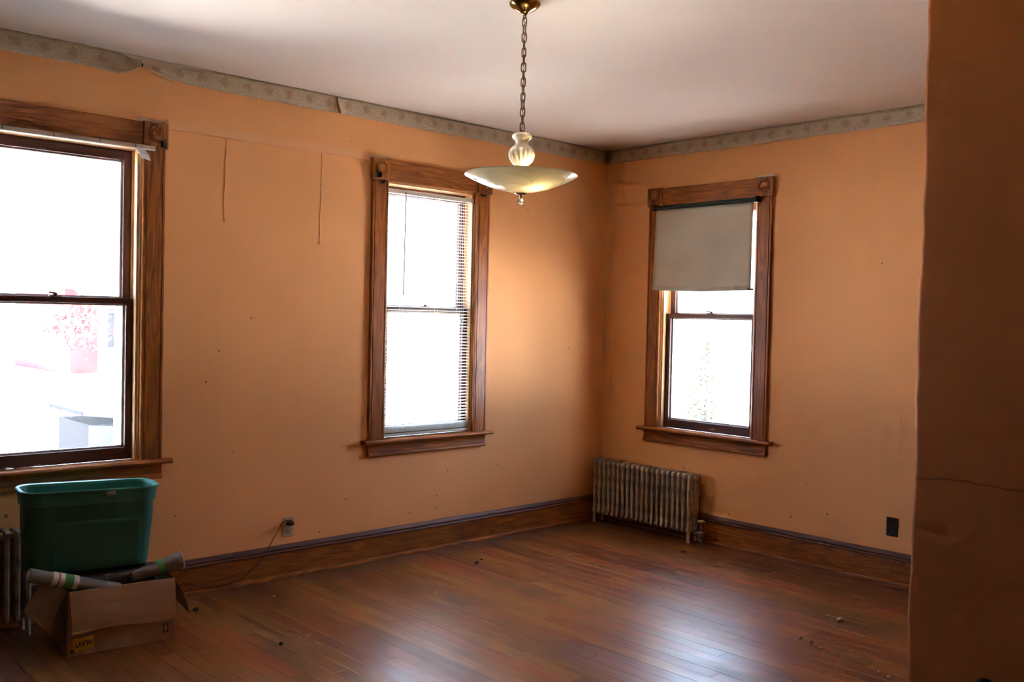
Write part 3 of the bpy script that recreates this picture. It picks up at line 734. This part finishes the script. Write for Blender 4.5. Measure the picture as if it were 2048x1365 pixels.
# valve
va = empty('radiator_valve', (-.105, -1.056, 0)); tag(va, 'old nickel radiator valve standing on the floor beside the corner radiator', 'valve')
MB().lathe([(.034, 0), (.034, .003), (.026, .008), (.018, .010), (0, .010)], n=20).build('floor_flange', 'nickel', va, smooth=True, angle=.6)
MB().lathe([(.012, .008), (.012, .022), (.023, .026), (.023, .040), (.020, .044), (.028, .052), (.028, .082), (.022, .090), (.022, .096), (.011, .100), (.009, .150), (0, .150)], n=18).build('valve_body', 'nickel', va, smooth=True, angle=.6)
MB().lathe([(0, .150), (.020, .150), (.026, .154), (.027, .160), (.022, .166), (.010, .169), (0, .169)], n=20).build('handle', 'ivory', va, smooth=True, angle=.7)
MB().tube([(0, .01, .066), (0, .052, .066)], .014, 12).build('union', 'nickel', va, smooth=True, angle=.7)
rl = radiator('radiator', (-4.247-16*.047, 0, 0), 0, 17, .047, .508, 'cast-iron column radiator below the left window behind the cardboard box')

# ------------------------------------------------------------------ cardboard box, tote, plastic rolls
ang = math.atan2(-.059, .46)
bx = empty('cardboard_box', (-4.208, -.585, 0), ang); tag(bx, 'open brown cardboard box on the floor under the green tote', 'box')
BL, BD, BH, tk = .468, .36, .295, .004
box('front_panel', 'card', bx, 0, BL, 0, tk, 0, BH, .001); box('back_panel', 'card_in', bx, 0, BL, BD-tk, BD, 0, BH, .001)
box('side_panel', 'card', bx, 0, tk, tk, BD-tk, 0, BH, .001); box('side_panel', 'card', bx, BL-tk, BL, tk, BD-tk, 0, BH, .001)
box('bottom_panel', 'card_in', bx, tk, BL-tk, tk, BD-tk, 0, tk, .001)
# front flap folded down over the front
def fflap(u, v):
    return (.004+(BL-.004)*u+.010*v*(1-u), -.004-.026*v-.004*math.sin(PI*v), BH-(.186+.012*math.sin(9*u+1)*.25+.014*u-.012)*v)
MB().grid(fflap, 14, 6).build('front_flap', 'card', bx, solid=.004)
def tear(u, v):
    p = fflap(u*.28, 1); jag = .010*abs(math.sin(19*u))+.006*abs(math.sin(43*u+1))
    return (p[0], p[1]-.0005, p[2]+.003-v*jag*(1-u)-.004*v)
MB().grid(tear, 24, 2).build('torn_edge', 'card_edge', bx, solid=.002)
# left flap hanging out at the side, right flap splayed
def quad(c00, c10, c01, c11, bow):
    c00, c10, c01, c11 = map(Vector, (c00, c10, c01, c11))
    def f(u, v):
        p = (c00*(1-u)+c10*u)*(1-v)+(c01*(1-u)+c11*u)*v
        return tuple(p+Vector(bow)*math.sin(PI*v))
    return f
MB().grid(quad((-.003, .015, .292), (-.003, .345, .292), (-.062, .050, .098), (-.137, .270, .160), (-.012, 0, .006)), 6, 8).build('side_flap', 'card', bx, solid=.004)
MB().grid(quad((BL+.003, .03, .292), (BL+.003, .345, .292), (BL+.106, .115, .078), (BL+.100, .330, .100), (.012, 0, .006)), 6, 8).build('side_flap', 'card_in', bx, solid=.004)
# blue tape on the left side
box('tape_strip', 'tape', bx, -.0008, 0, .05, .075, .03, .16, 0)
# HEAVY sticker, upside down on the front
st = empty('sticker'); st.parent = bx
sm = Matrix.Translation((.066, -.0008, .052)) @ Matrix.Rotation(math.radians(-5), 4, 'Y')
b = MB().box(-.042, .042, -.0006, .0006, -.028, .028); b.v = [tuple(sm @ Vector(p)) for p in b.v]; b.build('yellow_patch', 'yellow', st)
tm = sm @ Matrix.Translation((0, -.0008, 0)) @ Matrix.Rotation(PI, 4, 'Y') @ Matrix.Rotation(PI/2, 4, 'X') @ Matrix.Diagonal((.80, 1.25, 1, 1))
text('lettering', 'HEAVY', .030, 'ink', st, tm)
# printed handling arrows, pointing down because the box is upside down
b = MB(); ax, az = .430, .058
for dx in (-.0085, .0085):
    b.box(ax+dx-.0014, ax+dx+.0014, -.0009, -.0001, az-.016, az+.020)
    b.add([(ax+dx-.0062, -.0009, az-.012), (ax+dx+.0062, -.0009, az-.012), (ax+dx, -.0009, az-.024), (ax+dx-.0062, -.0001, az-.012), (ax+dx+.0062, -.0001, az-.012), (ax+dx, -.0001, az-.024)], [(0, 1, 2), (3, 5, 4), (0, 3, 4, 1), (1, 4, 5, 2), (2, 5, 3, 0)])
b.box(ax-.019, ax+.019, -.0009, -.0001, az+.020, az+.0225)
o = b.build('printed_arrows', 'ink', bx)
b = MB().box(.008, .030, -.0009, -.0001, .012, .016).box(.008, .030, -.0009, -.0001, .020, .030); b.build('printed_mark', 'ink', bx)

# black plastic sheeting heaped in the box
bpk = random.Random(5)
def heap(u, v):
    x_ = .012+(BL-.024)*u; y_ = .012+(BD-.024)*v
    e = min(1, 6*min(u, 1-u))*min(1, 6*min(v, 1-v))
    t = smooth01((v-.30)/.22)
    return (x_, y_, .165+.158*min(1, e*1.5)*t*smooth01(min(u, 1-u)*8+.3) + .010*math.sin(17*u+5*v)*math.sin(13*v+2)*(1-t))
o = MB().grid(heap, 26, 18)
o = o.build('plastic_sheeting', 'blackplastic', smooth=True, solid=.003); o.location = (-4.208, -.585, 0); o.rotation_euler = (0, 0, ang)
tag(o, 'crumpled black plastic sheeting heaped inside the open cardboard box', 'plastic sheeting')

# green tote
tt = empty('storage_tote', (-4.045, -.335, .337), ang*.95); tt.rotation_euler = (0, math.radians(1.3), ang*.95)
tag(tt, 'empty green plastic storage tote resting on the cardboard box', 'tote')
def rrect(a, b_, r, z, n=8, dy=0):
    P = []
    for cx_, cy_, a0 in ((a-r, b_-r, 0), (-(a-r), b_-r, PI/2), (-(a-r), -(b_-r), PI), (a-r, -(b_-r), 1.5*PI)):
        for i in range(n+1):
            t = a0+PI/2*i/n; P.append((cx_+r*math.cos(t), cy_+r*math.sin(t)+dy, z))
    return P
TA, TB = .303, .128
rings = [rrect(.262, .098, .060, 0), rrect(.270, .104, .064, .006), rrect(.283, .114, .07, .20), rrect(.285, .116, .072, .205), rrect(.288, .118, .075, .345), rrect(.291, .121, .078, .375),
         rrect(.287, .117, .075, .375), rrect(.284, .114, .072, .345), rrect(.266, .100, .06, .008), rrect(.258, .094, .056, .005)]
MB().loft(rings).build('body', 'tote', tt, smooth=True, angle=.7)
rings = [rrect(.288, .118, .076, .312), rrect(.297, .127, .082, .316), rrect(.301, .130, .084, .372), rrect(.309, .138, .09, .374), rrect(.310, .139, .09, .383), rrect(.306, .135, .088, .387), rrect(.293, .123, .078, .384), rrect(.289, .119, .075, .372)]
MB().loft(rings, cap=False).build('rim', 'tote_rim', tt, smooth=True, angle=.7)
# stepped lower panel on the long sides
for sy in (-1, 1):
    def pan(u, v):
        x_ = -.185+.410*u; z_ = .018+(.225)*v
        base_y = .1035+(z_-.006)*.0515
        prot = .0065*min(1, 26*min(u, 1-u))*min(1, 22*(1-v)) if v < 1 else 0
        return (x_, sy*(base_y+prot-.001), z_)
    MB().grid(pan, 30, 22).build('stepped_panel', 'tote', tt, smooth=True)
# grip slots at the right end of the rim
for k in (-.03, .03): box('grip_slot', 'ink', tt, .2935, .2955, k-.018, k+.018, .358, .374, .001)
b = MB().grid(lambda u, v: (.045+.040*u+.008*v, -.137-.006*math.sin(PI*v), .372-.022*v+.008*u), 3, 3); b.build('torn_label', 'sticker', tt, solid=.0006)

# plastic rolls sticking out of the box
def roll(name, p0, p1, r, r1, label, mat='greyplastic', bands=()):
    p0, p1 = Vector(p0), Vector(p1); d = (p1-p0); L = d.length
    root = empty(name, p0); root.rotation_euler = d.to_track_quat('Z', 'Y').to_euler(); tag(root, label, 'roll')
    rad = lambda z: r+(r1-r)*z/L
    MB().lathe([(.60*r, .0), (r*.95, 0), (r, .003), (r1, L-.003), (r1*.95, L), (.5*r1, L)], n=24, mod=lambda a, z: 1+.02*math.sin(3*a+z*30)).build('film', mat, root, smooth=True, angle=.6)
    MB().lathe([(.46*r, -.001), (.60*r, -.001), (.60*r, .025), (.46*r, .025), (.46*r, -.001)], n=20).build('core', 'core', root, smooth=True, angle=.6)
    for a, c, mt_, nm in bands:
        q = MB().lathe([(rad(a)*1.0, a), (rad(a)*1.03+.0012, a), (rad(c)*1.03+.0012, c), (rad(c)*1.0, c)], n=24); q.build(nm, mt_, root, smooth=True, angle=.6)
    return root
roll('film_roll', (-4.364, -.548, .390), (-3.975, -.560, .262), .031, .029, 'grey roll of plastic film with green and white label leaning out of the box', bands=(
    (.098, .122, 'paperwhite', 'label_band'), (.122, .128, 'paperred', 'lettering_band'), (.128, .150, 'paperwhite', 'label_band'), (.150, .190, 'papergreen', 'label_band'), (.190, .214, 'paperwhite', 'label_band')))
r2 = roll('film_roll', (-3.668, -.540, .347), (-3.900, -.530, .300), .043, .024, 'loose grey plastic roll with a pale end over the right side of the box', bands=((.092, .118, 'papergreen', 'label_band'),))
MB().lathe([(.041, -.002), (.0455, -.002), (.0455, .004), (.041, .004), (.041, -.002)], n=28).build('pale_end_edge', 'paperwhite', r2, smooth=True, angle=.6)

# ------------------------------------------------------------------ pendant lamp
LX, LY = -2.892, -2.083
lamp = empty('pendant_lamp', (LX, LY, 0)); tag(lamp, 'hanging lamp with a wide frosted glass bowl on a brass chain', 'lamp')
MB().lathe([(.064, 2.893), (.0665, 2.889), (.066, 2.884), (.058, 2.874), (.042, 2.862), (.024, 2.853), (.012, 2.848), (.009, 2.842), (0, 2.841)], n=36).build('ceiling_canopy', 'brass', lamp, smooth=True, angle=.9)
MB().tube([(0, 0, 2.846), (0, .006, 2.840), (0, .008, 2.832), (0, 0, 2.826), (0, -.008, 2.832), (0, -.006, 2.840)], .0024, 8, closed=True).build('canopy_loop', 'chain', lamp, smooth=True)
lw, lh = .0095, .0205
pts = []
for i in range(20):
    a = 2*PI*i/20; pts.append((lw*math.cos(a), 0, (lh-lw)*(1 if math.sin(a) > 0 else -1)*min(1, abs(math.sin(a))*3)+lw*math.sin(a)))
link = MB().tube(pts, .0026, 7, closed=True).build('chain_link', 'chain', lamp, smooth=True)
nl = 15; za, zb_ = 2.810, 2.372
for i in range(nl):
    l = link if i == 0 else link.copy()
    if i: COL.objects.link(l); l.parent = lamp
    l.location = (0, 0, za-(za-zb_)*i/(nl-1)); l.rotation_euler = (0, 0, math.radians(25 if i % 2 else 115)+random.uniform(-.25, .25))
MB().tube([(.004*math.sin(i*1.9), .004*math.cos(i*1.9), 2.845-.49*i/60) for i in range(61)], .0016, 6).build('lamp_cord', 'chain', lamp, smooth=True)
MB().lathe([(.004, 2.360), (.010, 2.356), (.011, 2.350), (.014, 2.346), (0, 2.346)], n=20).build('vase_cap', 'brass', lamp, smooth=True, angle=.7)
def flute(a, z):
    k = smooth01((2.292-z)/.03)*smooth01((z-2.208)/.02); return 1+.055*k*math.cos(18*a)-.02*k
vase = [(0, 2.349), (.018, 2.349), (.034, 2.345), (.0415, 2.338), (.0425, 2.331), (.038, 2.323), (.029, 2.316), (.0265, 2.307), (.028, 2.299), (.038, 2.291), (.048, 2.280), (.0535, 2.268), (.0545, 2.256), (.052, 2.243), (.046, 2.229), (.036, 2.217), (.027, 2.210), (.0245, 2.206), (.0265, 2.202), (.0265, 2.197), (0, 2.197)]
MB().lathe(vase, n=108, mod=flute).build('glass_vase', 'vase', lamp, smooth=True, angle=1.2)
MB().tube([(0, 0, 2.20), (0, 0, 2.088)], .006, 10).build('centre_rod', 'brass', lamp, smooth=True)
RB, ZR, ZBOT = .2385, 2.168, 2.0965
def bz(r): return ZBOT+(ZR-ZBOT)*(r/RB)**1.85
prof = [(.004, bz(0))]+[(RB*i/16, bz(RB*i/16)) for i in range(1, 17)]
inner = [(r, z+.0045) for r, z in reversed(prof)]
MB().lathe(prof+inner[:-1]+[(.004, bz(0)+.0045), (.004, bz(0))], n=72).build('glass_bowl', 'bowl', lamp, smooth=True, angle=.9)
# beaded rim and engraved sprays on the bowl
b = MB()
for i in range(90):
    a = 2*PI*i/90; b.sphere((RB*.992*math.cos(a), RB*.992*math.sin(a), ZR+.0030), .0030, 6, 4)
o = b.build('beaded_rim', 'etch', lamp, smooth=True); o['kind'] = 'stuff'
def on_bowl(r, a): return (r*math.cos(a), r*math.sin(a), bz(r)-.0004)
va_ = math.atan2(-5.0246-LY, -5.6683-LX)      # towards the viewer
def spray(name, r0, a0, r1, a1, bow, rad=.0009, n=20):
    P = []
    for i in range(n+1):
        t = i/n; P.append(on_bowl(r0+(r1-r0)*t, a0+(a1-a0)*t+bow*math.sin(PI*t)))
    return MB().tube(P, rad, 5).build(name, 'etch', lamp, smooth=True)
for k in range(5):
    a = va_+.25+k*2*PI/5
    spray('engraved_line', .215, a-.62, .115, a+.05, .20); spray('engraved_line', .222, a+.30, .120, a+.12, -.10); spray('engraved_line', .13, a-.75, .115, a-.15, .12)
    b = MB()
    for i in range(11):
        t = i/10; p = on_bowl(.215-.085*t, a-.12+.20*t); b.sphere(p, .0021*(1-.4*abs(t-.6)), 6, 4)
    o = b.build('engraved_beads', 'etch', lamp, smooth=True); o['kind'] = 'stuff'
    for s_ in (-1, 1):
        P = [on_bowl(.195+.008*math.sin(t*PI/5), a-.42+s_*.035+.030*math.cos(t*PI/5)) for t in range(10)]
        MB().tube(P, .0008, 5, closed=True).build('engraved_line', 'etch', lamp, smooth=True)
MB().lathe([(0, 2.0955), (.026, 2.0955), (.0285, 2.093), (.022, 2.0895), (.008, 2.087), (.005, 2.082), (.004, 2.074), (0, 2.074)], n=28).build('finial_plate', 'chain', lamp, smooth=True, angle=.8)
ball = MB(); n_, m_ = 12, 8
ball.sphere((0, 0, 2.0595), .0160, n_, m_); ball.build('crystal_ball', 'crystal', lamp)
# the one lit bulb and its socket
ux, uy = R_.x, R_.y; tv = Vector((math.cos(va_), math.sin(va_), 0)); rt = Vector((R_.x, R_.y, 0)).normalized()
bp_ = rt*.062+tv*.050
br = math.hypot(bp_.x, bp_.y)
MB().sphere((bp_.x, bp_.y, bz(br)+.040), .021, 20, 14).build('bulb', 'bulb', lamp, smooth=True)
sp = bp_*.25
MB().tube([(bp_.x*.72, bp_.y*.72, bz(br)+.048), (sp.x, sp.y, bz(br)+.066)], .012, 12).build('socket', 'ivory', lamp, smooth=True, angle=.7)

# ------------------------------------------------------------------ outlets and cord
ol = empty('wall_outlet', (-2.770, 0, .294)); tag(ol, 'ivory wall outlet with a black plug above the left baseboard', 'outlet')
box('cover_plate', 'ivory', ol, -.035, .035, -.006, 0, -.057, .057, .003)
for z_ in (.024, -.024):
    rc = MB().lathe([(.0165, 0), (.0165, .0022), (0, .0022)], n=24); rc.v = [(p[0], -.006-p[2], z_+p[1]) for p in rc.v]
    rc_o = rc.build('receptacle', 'ivory', ol, smooth=True, angle=.6)
    for dx in (-.0065, .0065): box('slot', 'ink', rc_o, dx-.0014, dx+.0014, -.0088, -.0078, z_-.004, z_+.006, 0)
    hl = MB().lathe([(.003, 0), (.003, .0008), (0, .0008)], n=10); hl.v = [(p[0], -.0080-p[2], z_-.009+p[1]) for p in hl.v]; hl.build('ground_hole', 'ink', rc_o)
MB().sphere((0, -.0065, 0), .0032, 10, 6).build('screw', 'brass_old', ol)
pc = empty('power_cord', (-2.770, -.010, .318)); tag(pc, 'thin black power cord plugged into the ivory outlet and trailing behind the box', 'cord')
MB().loft([[(x_*.020*s_, -d_, z_*.012*s_) for x_, z_ in ((-1, -.7), (-.7, -1), (.7, -1), (1, -.7), (1, .7), (.7, 1), (-.7, 1), (-1, .7))] for s_, d_ in ((.8, 0), (1, .004), (1, .026), (.7, .040), (.35, .046))]).build('plug', 'rubber', pc, smooth=True, angle=.7)
cpts = [(-2.766, -.050, .322), (-2.774, -.058, .338), (-2.795, -.050, .344), (-2.820, -.040, .338), (-2.838, -.034, .318), (-2.852, -.032, .287), (-2.885, -.034, .243), (-2.919, -.036, .190), (-2.975, -.040, .122), (-3.050, -.040, .066), (-3.115, -.034, .030), (-3.180, -.034, .025), (-3.255, -.034, .024), (-3.325, -.031, .036), (-3.395, -.026, .070), (-3.440, -.026, .072), (-3.53, -.03, .05), (-3.62, -.04, .026), (-3.72, -.07, .0035), (-3.85, -.10, .0035)]
def spline(P, n=6):
    P = [Vector(p) for p in P]; out = []
    for i in range(len(P)-1):
        p0, p1, p2, p3 = P[max(i-1, 0)], P[i], P[i+1], P[min(i+2, len(P)-1)]
        for k in range(n):
            t = k/n; out.append(.5*((2*p1)+(p2-p0)*t+(2*p0-5*p1+4*p2-p3)*t*t+(3*p1-p0-3*p2+p3)*t**3))
    return out+[P[-1]]
MB().tube([tuple(p-Vector((-2.770, -.010, .318))) for p in spline(cpts)], .0024, 6).build('cable', 'rubber', pc, smooth=True)
bo = empty('blank_plate', (0, -2.387, .343), -PI/2); tag(bo, 'black wall plate low on the right wall near the projecting wall', 'wall plate')
box('plate', 'blackgloss', bo, -.036, .036, -.005, 0, -.0575, .0575, .002)
for z_ in (.030, 0, -.030): MB().sphere((0, -.005, z_), .003, 10, 6, (1, .5, 1)).build('screw', 'brass_old', bo)
kb = MB().lathe([(0, 0), (.026, 0), (.026, .008), (.020, .018), (.008, .022), (0, .022)], n=24); kb.v = [(-p[2], p[0], p[1]) for p in kb.v]
tag(kb.build('wall_bumper', 'blackgloss', loc=(XP, -4.125, .676), smooth=True, angle=.7), 'small black round fitting on the dark projecting wall, cut by the bottom edge', 'wall fitting')

# ------------------------------------------------------------------ debris
lf = MB().grid(lambda u, v: ((u-.5)*.075, (v-.5)*.034*math.sin(PI*min(.98, u+.08)), .004+.010*math.sin(PI*u)*(.4+abs(v-.5))+.003*math.sin(9*u+4*v)), 12, 6)
tag(lf.build('dry_leaf', 'leaf', loc=(-4.295, .020, .772), smooth=True, solid=.0008), 'curled dry leaf on the sill of the left window', 'leaf')
tw = empty('dry_twig', (-4.215, .022, .7735)); tag(tw, 'thin forked dry twig beside the leaf on the left window sill', 'twig')
MB().tube([(-.05, 0, .003), (0, .004, .004), (.03, .001, .006), (.07, .010, .010)], .0016, 6).build('stem', 'twig', tw, smooth=True)
MB().tube([(.0, .004, .004), (.03, -.010, .004), (.06, -.014, .003)], .0012, 6).build('side_stem', 'twig', tw, smooth=True)
tag(MB().tube([(-.035, 0, .002), (0, .003, .003), (.04, 0, .002)], .0012, 6).build('dry_twig', 'twig', loc=(-3.93, -.030, .7725), smooth=True), 'short straight dry twig at the right of the left window sill', 'twig')
def crumb(name, x_, y_, s_, mat, label, flat=.5, seed=1):
    rq = random.Random(seed); b = MB().sphere((0, 0, s_*flat), s_, 8, 6, (1, .75, flat))
    b.v = [(p[0]*(1+rq.uniform(-.3, .3)), p[1]*(1+rq.uniform(-.3, .3)), max(0, p[2]*(1+rq.uniform(-.2, .2)))) for p in b.v]
    tag(b.build(name, mat, loc=(x_, y_, .0005)), label, 'debris', 'bits of debris on the floor')
crumb('plaster_crumb', -.944, -2.559, .021, 'crumb', 'largest grey plaster crumb on the floor near the right baseboard', .35, 1)
crumb('plaster_crumb', -.925, -2.477, .008, 'crumb', 'tiny grey crumb just left of the largest plaster crumb', .5, 2)
crumb('plaster_crumb', -1.367, -2.57, .011, 'crumb', 'first of three grey crumbs in a row right of the floor glare', .5, 3)
crumb('plaster_crumb', -1.384, -2.64, .012, 'crumb', 'middle of three grey crumbs in a row right of the floor glare', .45, 4)
crumb('plaster_crumb', -1.425, -2.717, .009, 'crumb', 'last of three grey crumbs in a row right of the floor glare', .5, 5)
crumb('plaster_crumb', -1.517, -3.053, .009, 'crumb', 'small grey crumb by the foot of the projecting wall, the farther of two', .5, 6)
crumb('plaster_crumb', -1.541, -3.111, .011, 'crumb', 'grey crumb lowest in the picture by the projecting wall, the nearer of two', .5, 7)
crumb('wood_chip', -.395, -1.122, .017, 'crumbd', 'dark flat chip on the floor in front of the corner radiator', .2, 8)
crumb('dirt_clod', -1.698, -.485, .012, 'crumbd', 'dark clod on the floor below the blind, the larger of a pair', .6, 9)
crumb('dirt_clod', -1.615, -.439, .009, 'crumbd', 'dark clod on the floor below the blind, the smaller of a pair', .6, 10)
crumb('dirt_clod', -3.472, -.289, .015, 'crumbd', 'dark clod on the floor right of the cardboard box flap', .4, 11)
crumb('plaster_crumb', -3.043, -.336, .009, 'crumb', 'pale crumb on the floor below the ivory outlet', .6, 12)
crumb('plaster_crumb', -2.882, -.355, .006, 'crumb', 'tiny pale crumb on the floor right of the one below the outlet', .6, 13)
crumb('plaster_crumb', -2.907, -.722, .008, 'crumb', 'small pale crumb on open floor in front of the left baseboard', .5, 14)
crumb('dirt_clod', -3.393, -1.034, .011, 'crumbd', 'dark clod on the open floor in the lower left foreground', .5, 15)
crumb('plaster_crumb', -.433, -1.444, .008, 'crumb', 'pale crumb on the floor between the corner radiator and the glare', .5, 16)
crumb('plaster_crumb', -1.205, -1.59, .007, 'crumb', 'pale speck on the floor at the upper left edge of the glare', .5, 17)
# lint caught on the right baseboard
rq = random.Random(11); b = MB()
for i in range(42):
    y_ = -rq.triangular(1.9, 3.0, 2.5); z_ = rq.choice((.150, .146, .110, .09, .16)); L_ = rq.uniform(.010, .035)
    b.tube([(-.026, y_, z_), (-.030, y_+rq.uniform(-.01, .01), z_-L_*.5), (-.026, y_+rq.uniform(-.012, .012), z_-L_)], .0010, 4)
o = b.build('dust_lint', 'lint', smooth=True); tag(o, 'grey strands of lint hanging on the right baseboard near the projecting wall', 'lint', kind='stuff')

# ------------------------------------------------------------------ outdoors, seen through the glass
struct(MB().box(-60, 90, -60, 120, -1.2, -.92).build('ground', 'ground'), 'bright pale ground outside the windows', 'ground')
hs = empty('brick_house', (6.55, 31, -.92)); tag(hs, 'red brick house with a white-columned porch across the way', 'house')
box('wall', 'brick', hs, 0, 9, 1.8, 8, 0, 3.2, 0)
box('parapet', 'brick', hs, .6, 9, -.15, .10, 0, .95, 0); box('parapet_cap', 'white_trim', hs, .55, 9.05, -.2, .15, .95, 1.03, 0)
for xx in (.75, 1.75, 4.2, 6.6, 8.8): box('column', 'white_trim', hs, xx-.13, xx+.13, -.13, .13, 1.03, 2.45, .01)
box('porch_beam', 'white_trim', hs, .4, 9.2, -.25, .2, 2.45, 2.65, 0)
MB().add([(.2, -.5, 2.6), (9.4, -.5, 2.6), (9.4, 2.0, 3.3), (.2, 2.0, 3.3), (.2, -.5, 2.72), (9.4, -.5, 2.72), (9.4, 2.0, 3.42), (.2, 2.0, 3.42)], [(0,3,2,1),(4,5,6,7),(0,1,5,4),(1,2,6,5),(2,3,7,6),(3,0,4,7)]).build('porch_roof', 'roof', hs)
MB().prism([(1.5, 3.2), (8.3, 3.2), (4.9, 5.6)], -.3, 9.3).build('roof', 'roof', hs)
for xx in (1.2, 3.0, 5.2):
    wf = box('window', 'white_trim', hs, xx, xx+.9, 1.72, 1.82, .9, 2.4, 0); box('pane', 'darkglass', wf, xx+.08, xx+.82, 1.70, 1.72, .98, 2.32, 0)
def foliage(name, n, fn, size, mat, parent, seed):
    rq = random.Random(seed); b = MB()
    for i in range(n):
        c = Vector(fn(rq)); a = Vector((rq.gauss(0, 1), rq.gauss(0, 1), rq.gauss(0, 1))).normalized(); t = a.orthogonal().normalized(); q = a.cross(t); s_ = size*rq.uniform(.6, 1.3)
        b.add([c-t*s_, c+q*s_*.5, c+t*s_, c-q*s_*.5], [(0, 1, 2, 3)])
    o = b.build(name, mat, parent); o['kind'] = 'stuff'; return o
tr = empty('autumn_tree', (4.75, 27, -.92)); tag(tr, 'small red-leaved tree in front of the brick house', 'tree')
MB().tube([(0, 0, 0), (.04, 0, .8), (-.03, .05, 1.7)], .09, 8, taper=lambda t: 1-.5*t).build('trunk', 'bark', tr, smooth=True)
foliage('crown', 700, lambda q: (q.gauss(.25, .5), q.gauss(0, .4), 1.9+q.gauss(0, .33)), .11, 'redleaf', tr, 4)
co = empty('conifer_shrub', (9.2, 5.55, -.92)); tag(co, 'faint yellow-green conifer shrub outside the shaded window', 'shrub')
MB().tube([(0, 0, 0), (0, 0, 2.0)], .05, 8, taper=lambda t: 1-.8*t).build('trunk', 'bark', co, smooth=True)
def cone(q):
    z = q.random()**1.4*2.0; r = .55*(1-z/2.1)*math.sqrt(q.random()); a = q.random()*2*PI; return (r*math.cos(a), r*math.sin(a), z+.1)
foliage('needles', 1500, cone, .06, 'conifer', co, 6)
sh = empty('low_shed', (-2.19, 5.0, -.92)); tag(sh, 'low dark grey shed with a sloping lid outside the left window', 'shed')
MB().prism([(0, 0), (.9, 0), (.9, 1.30), (0, 1.30)], 0, 1.3).build('body', 'shed', sh)
MB().add([(-.08, -.08, 1.40), (1.38, -.08, 1.22), (1.38, .98, 1.22), (-.08, .98, 1.40), (-.08, -.08, 1.44), (1.38, -.08, 1.26), (1.38, .98, 1.26), (-.08, .98, 1.44)], [(0,3,2,1),(4,5,6,7),(0,1,5,4),(1,2,6,5),(2,3,7,6),(3,0,4,7)]).build('lid', 'shed', sh)
rq = random.Random(9); b = MB()
for i in range(150):
    x_ = rq.uniform(-2.75, -1.6); y_ = rq.uniform(4.2, 4.8); h_ = rq.uniform(.5, 1.0); dx = rq.uniform(-.06, .06)
    b.tube([(x_, y_, -.92), (x_+dx*.4, y_, -.92+h_*.6), (x_+dx, y_+dx, -.92+h_)], .005, 4)
tag(b.build('dry_weeds', 'weed'), 'thin dry weed stalks in front of the low shed', 'weeds', kind='stuff')
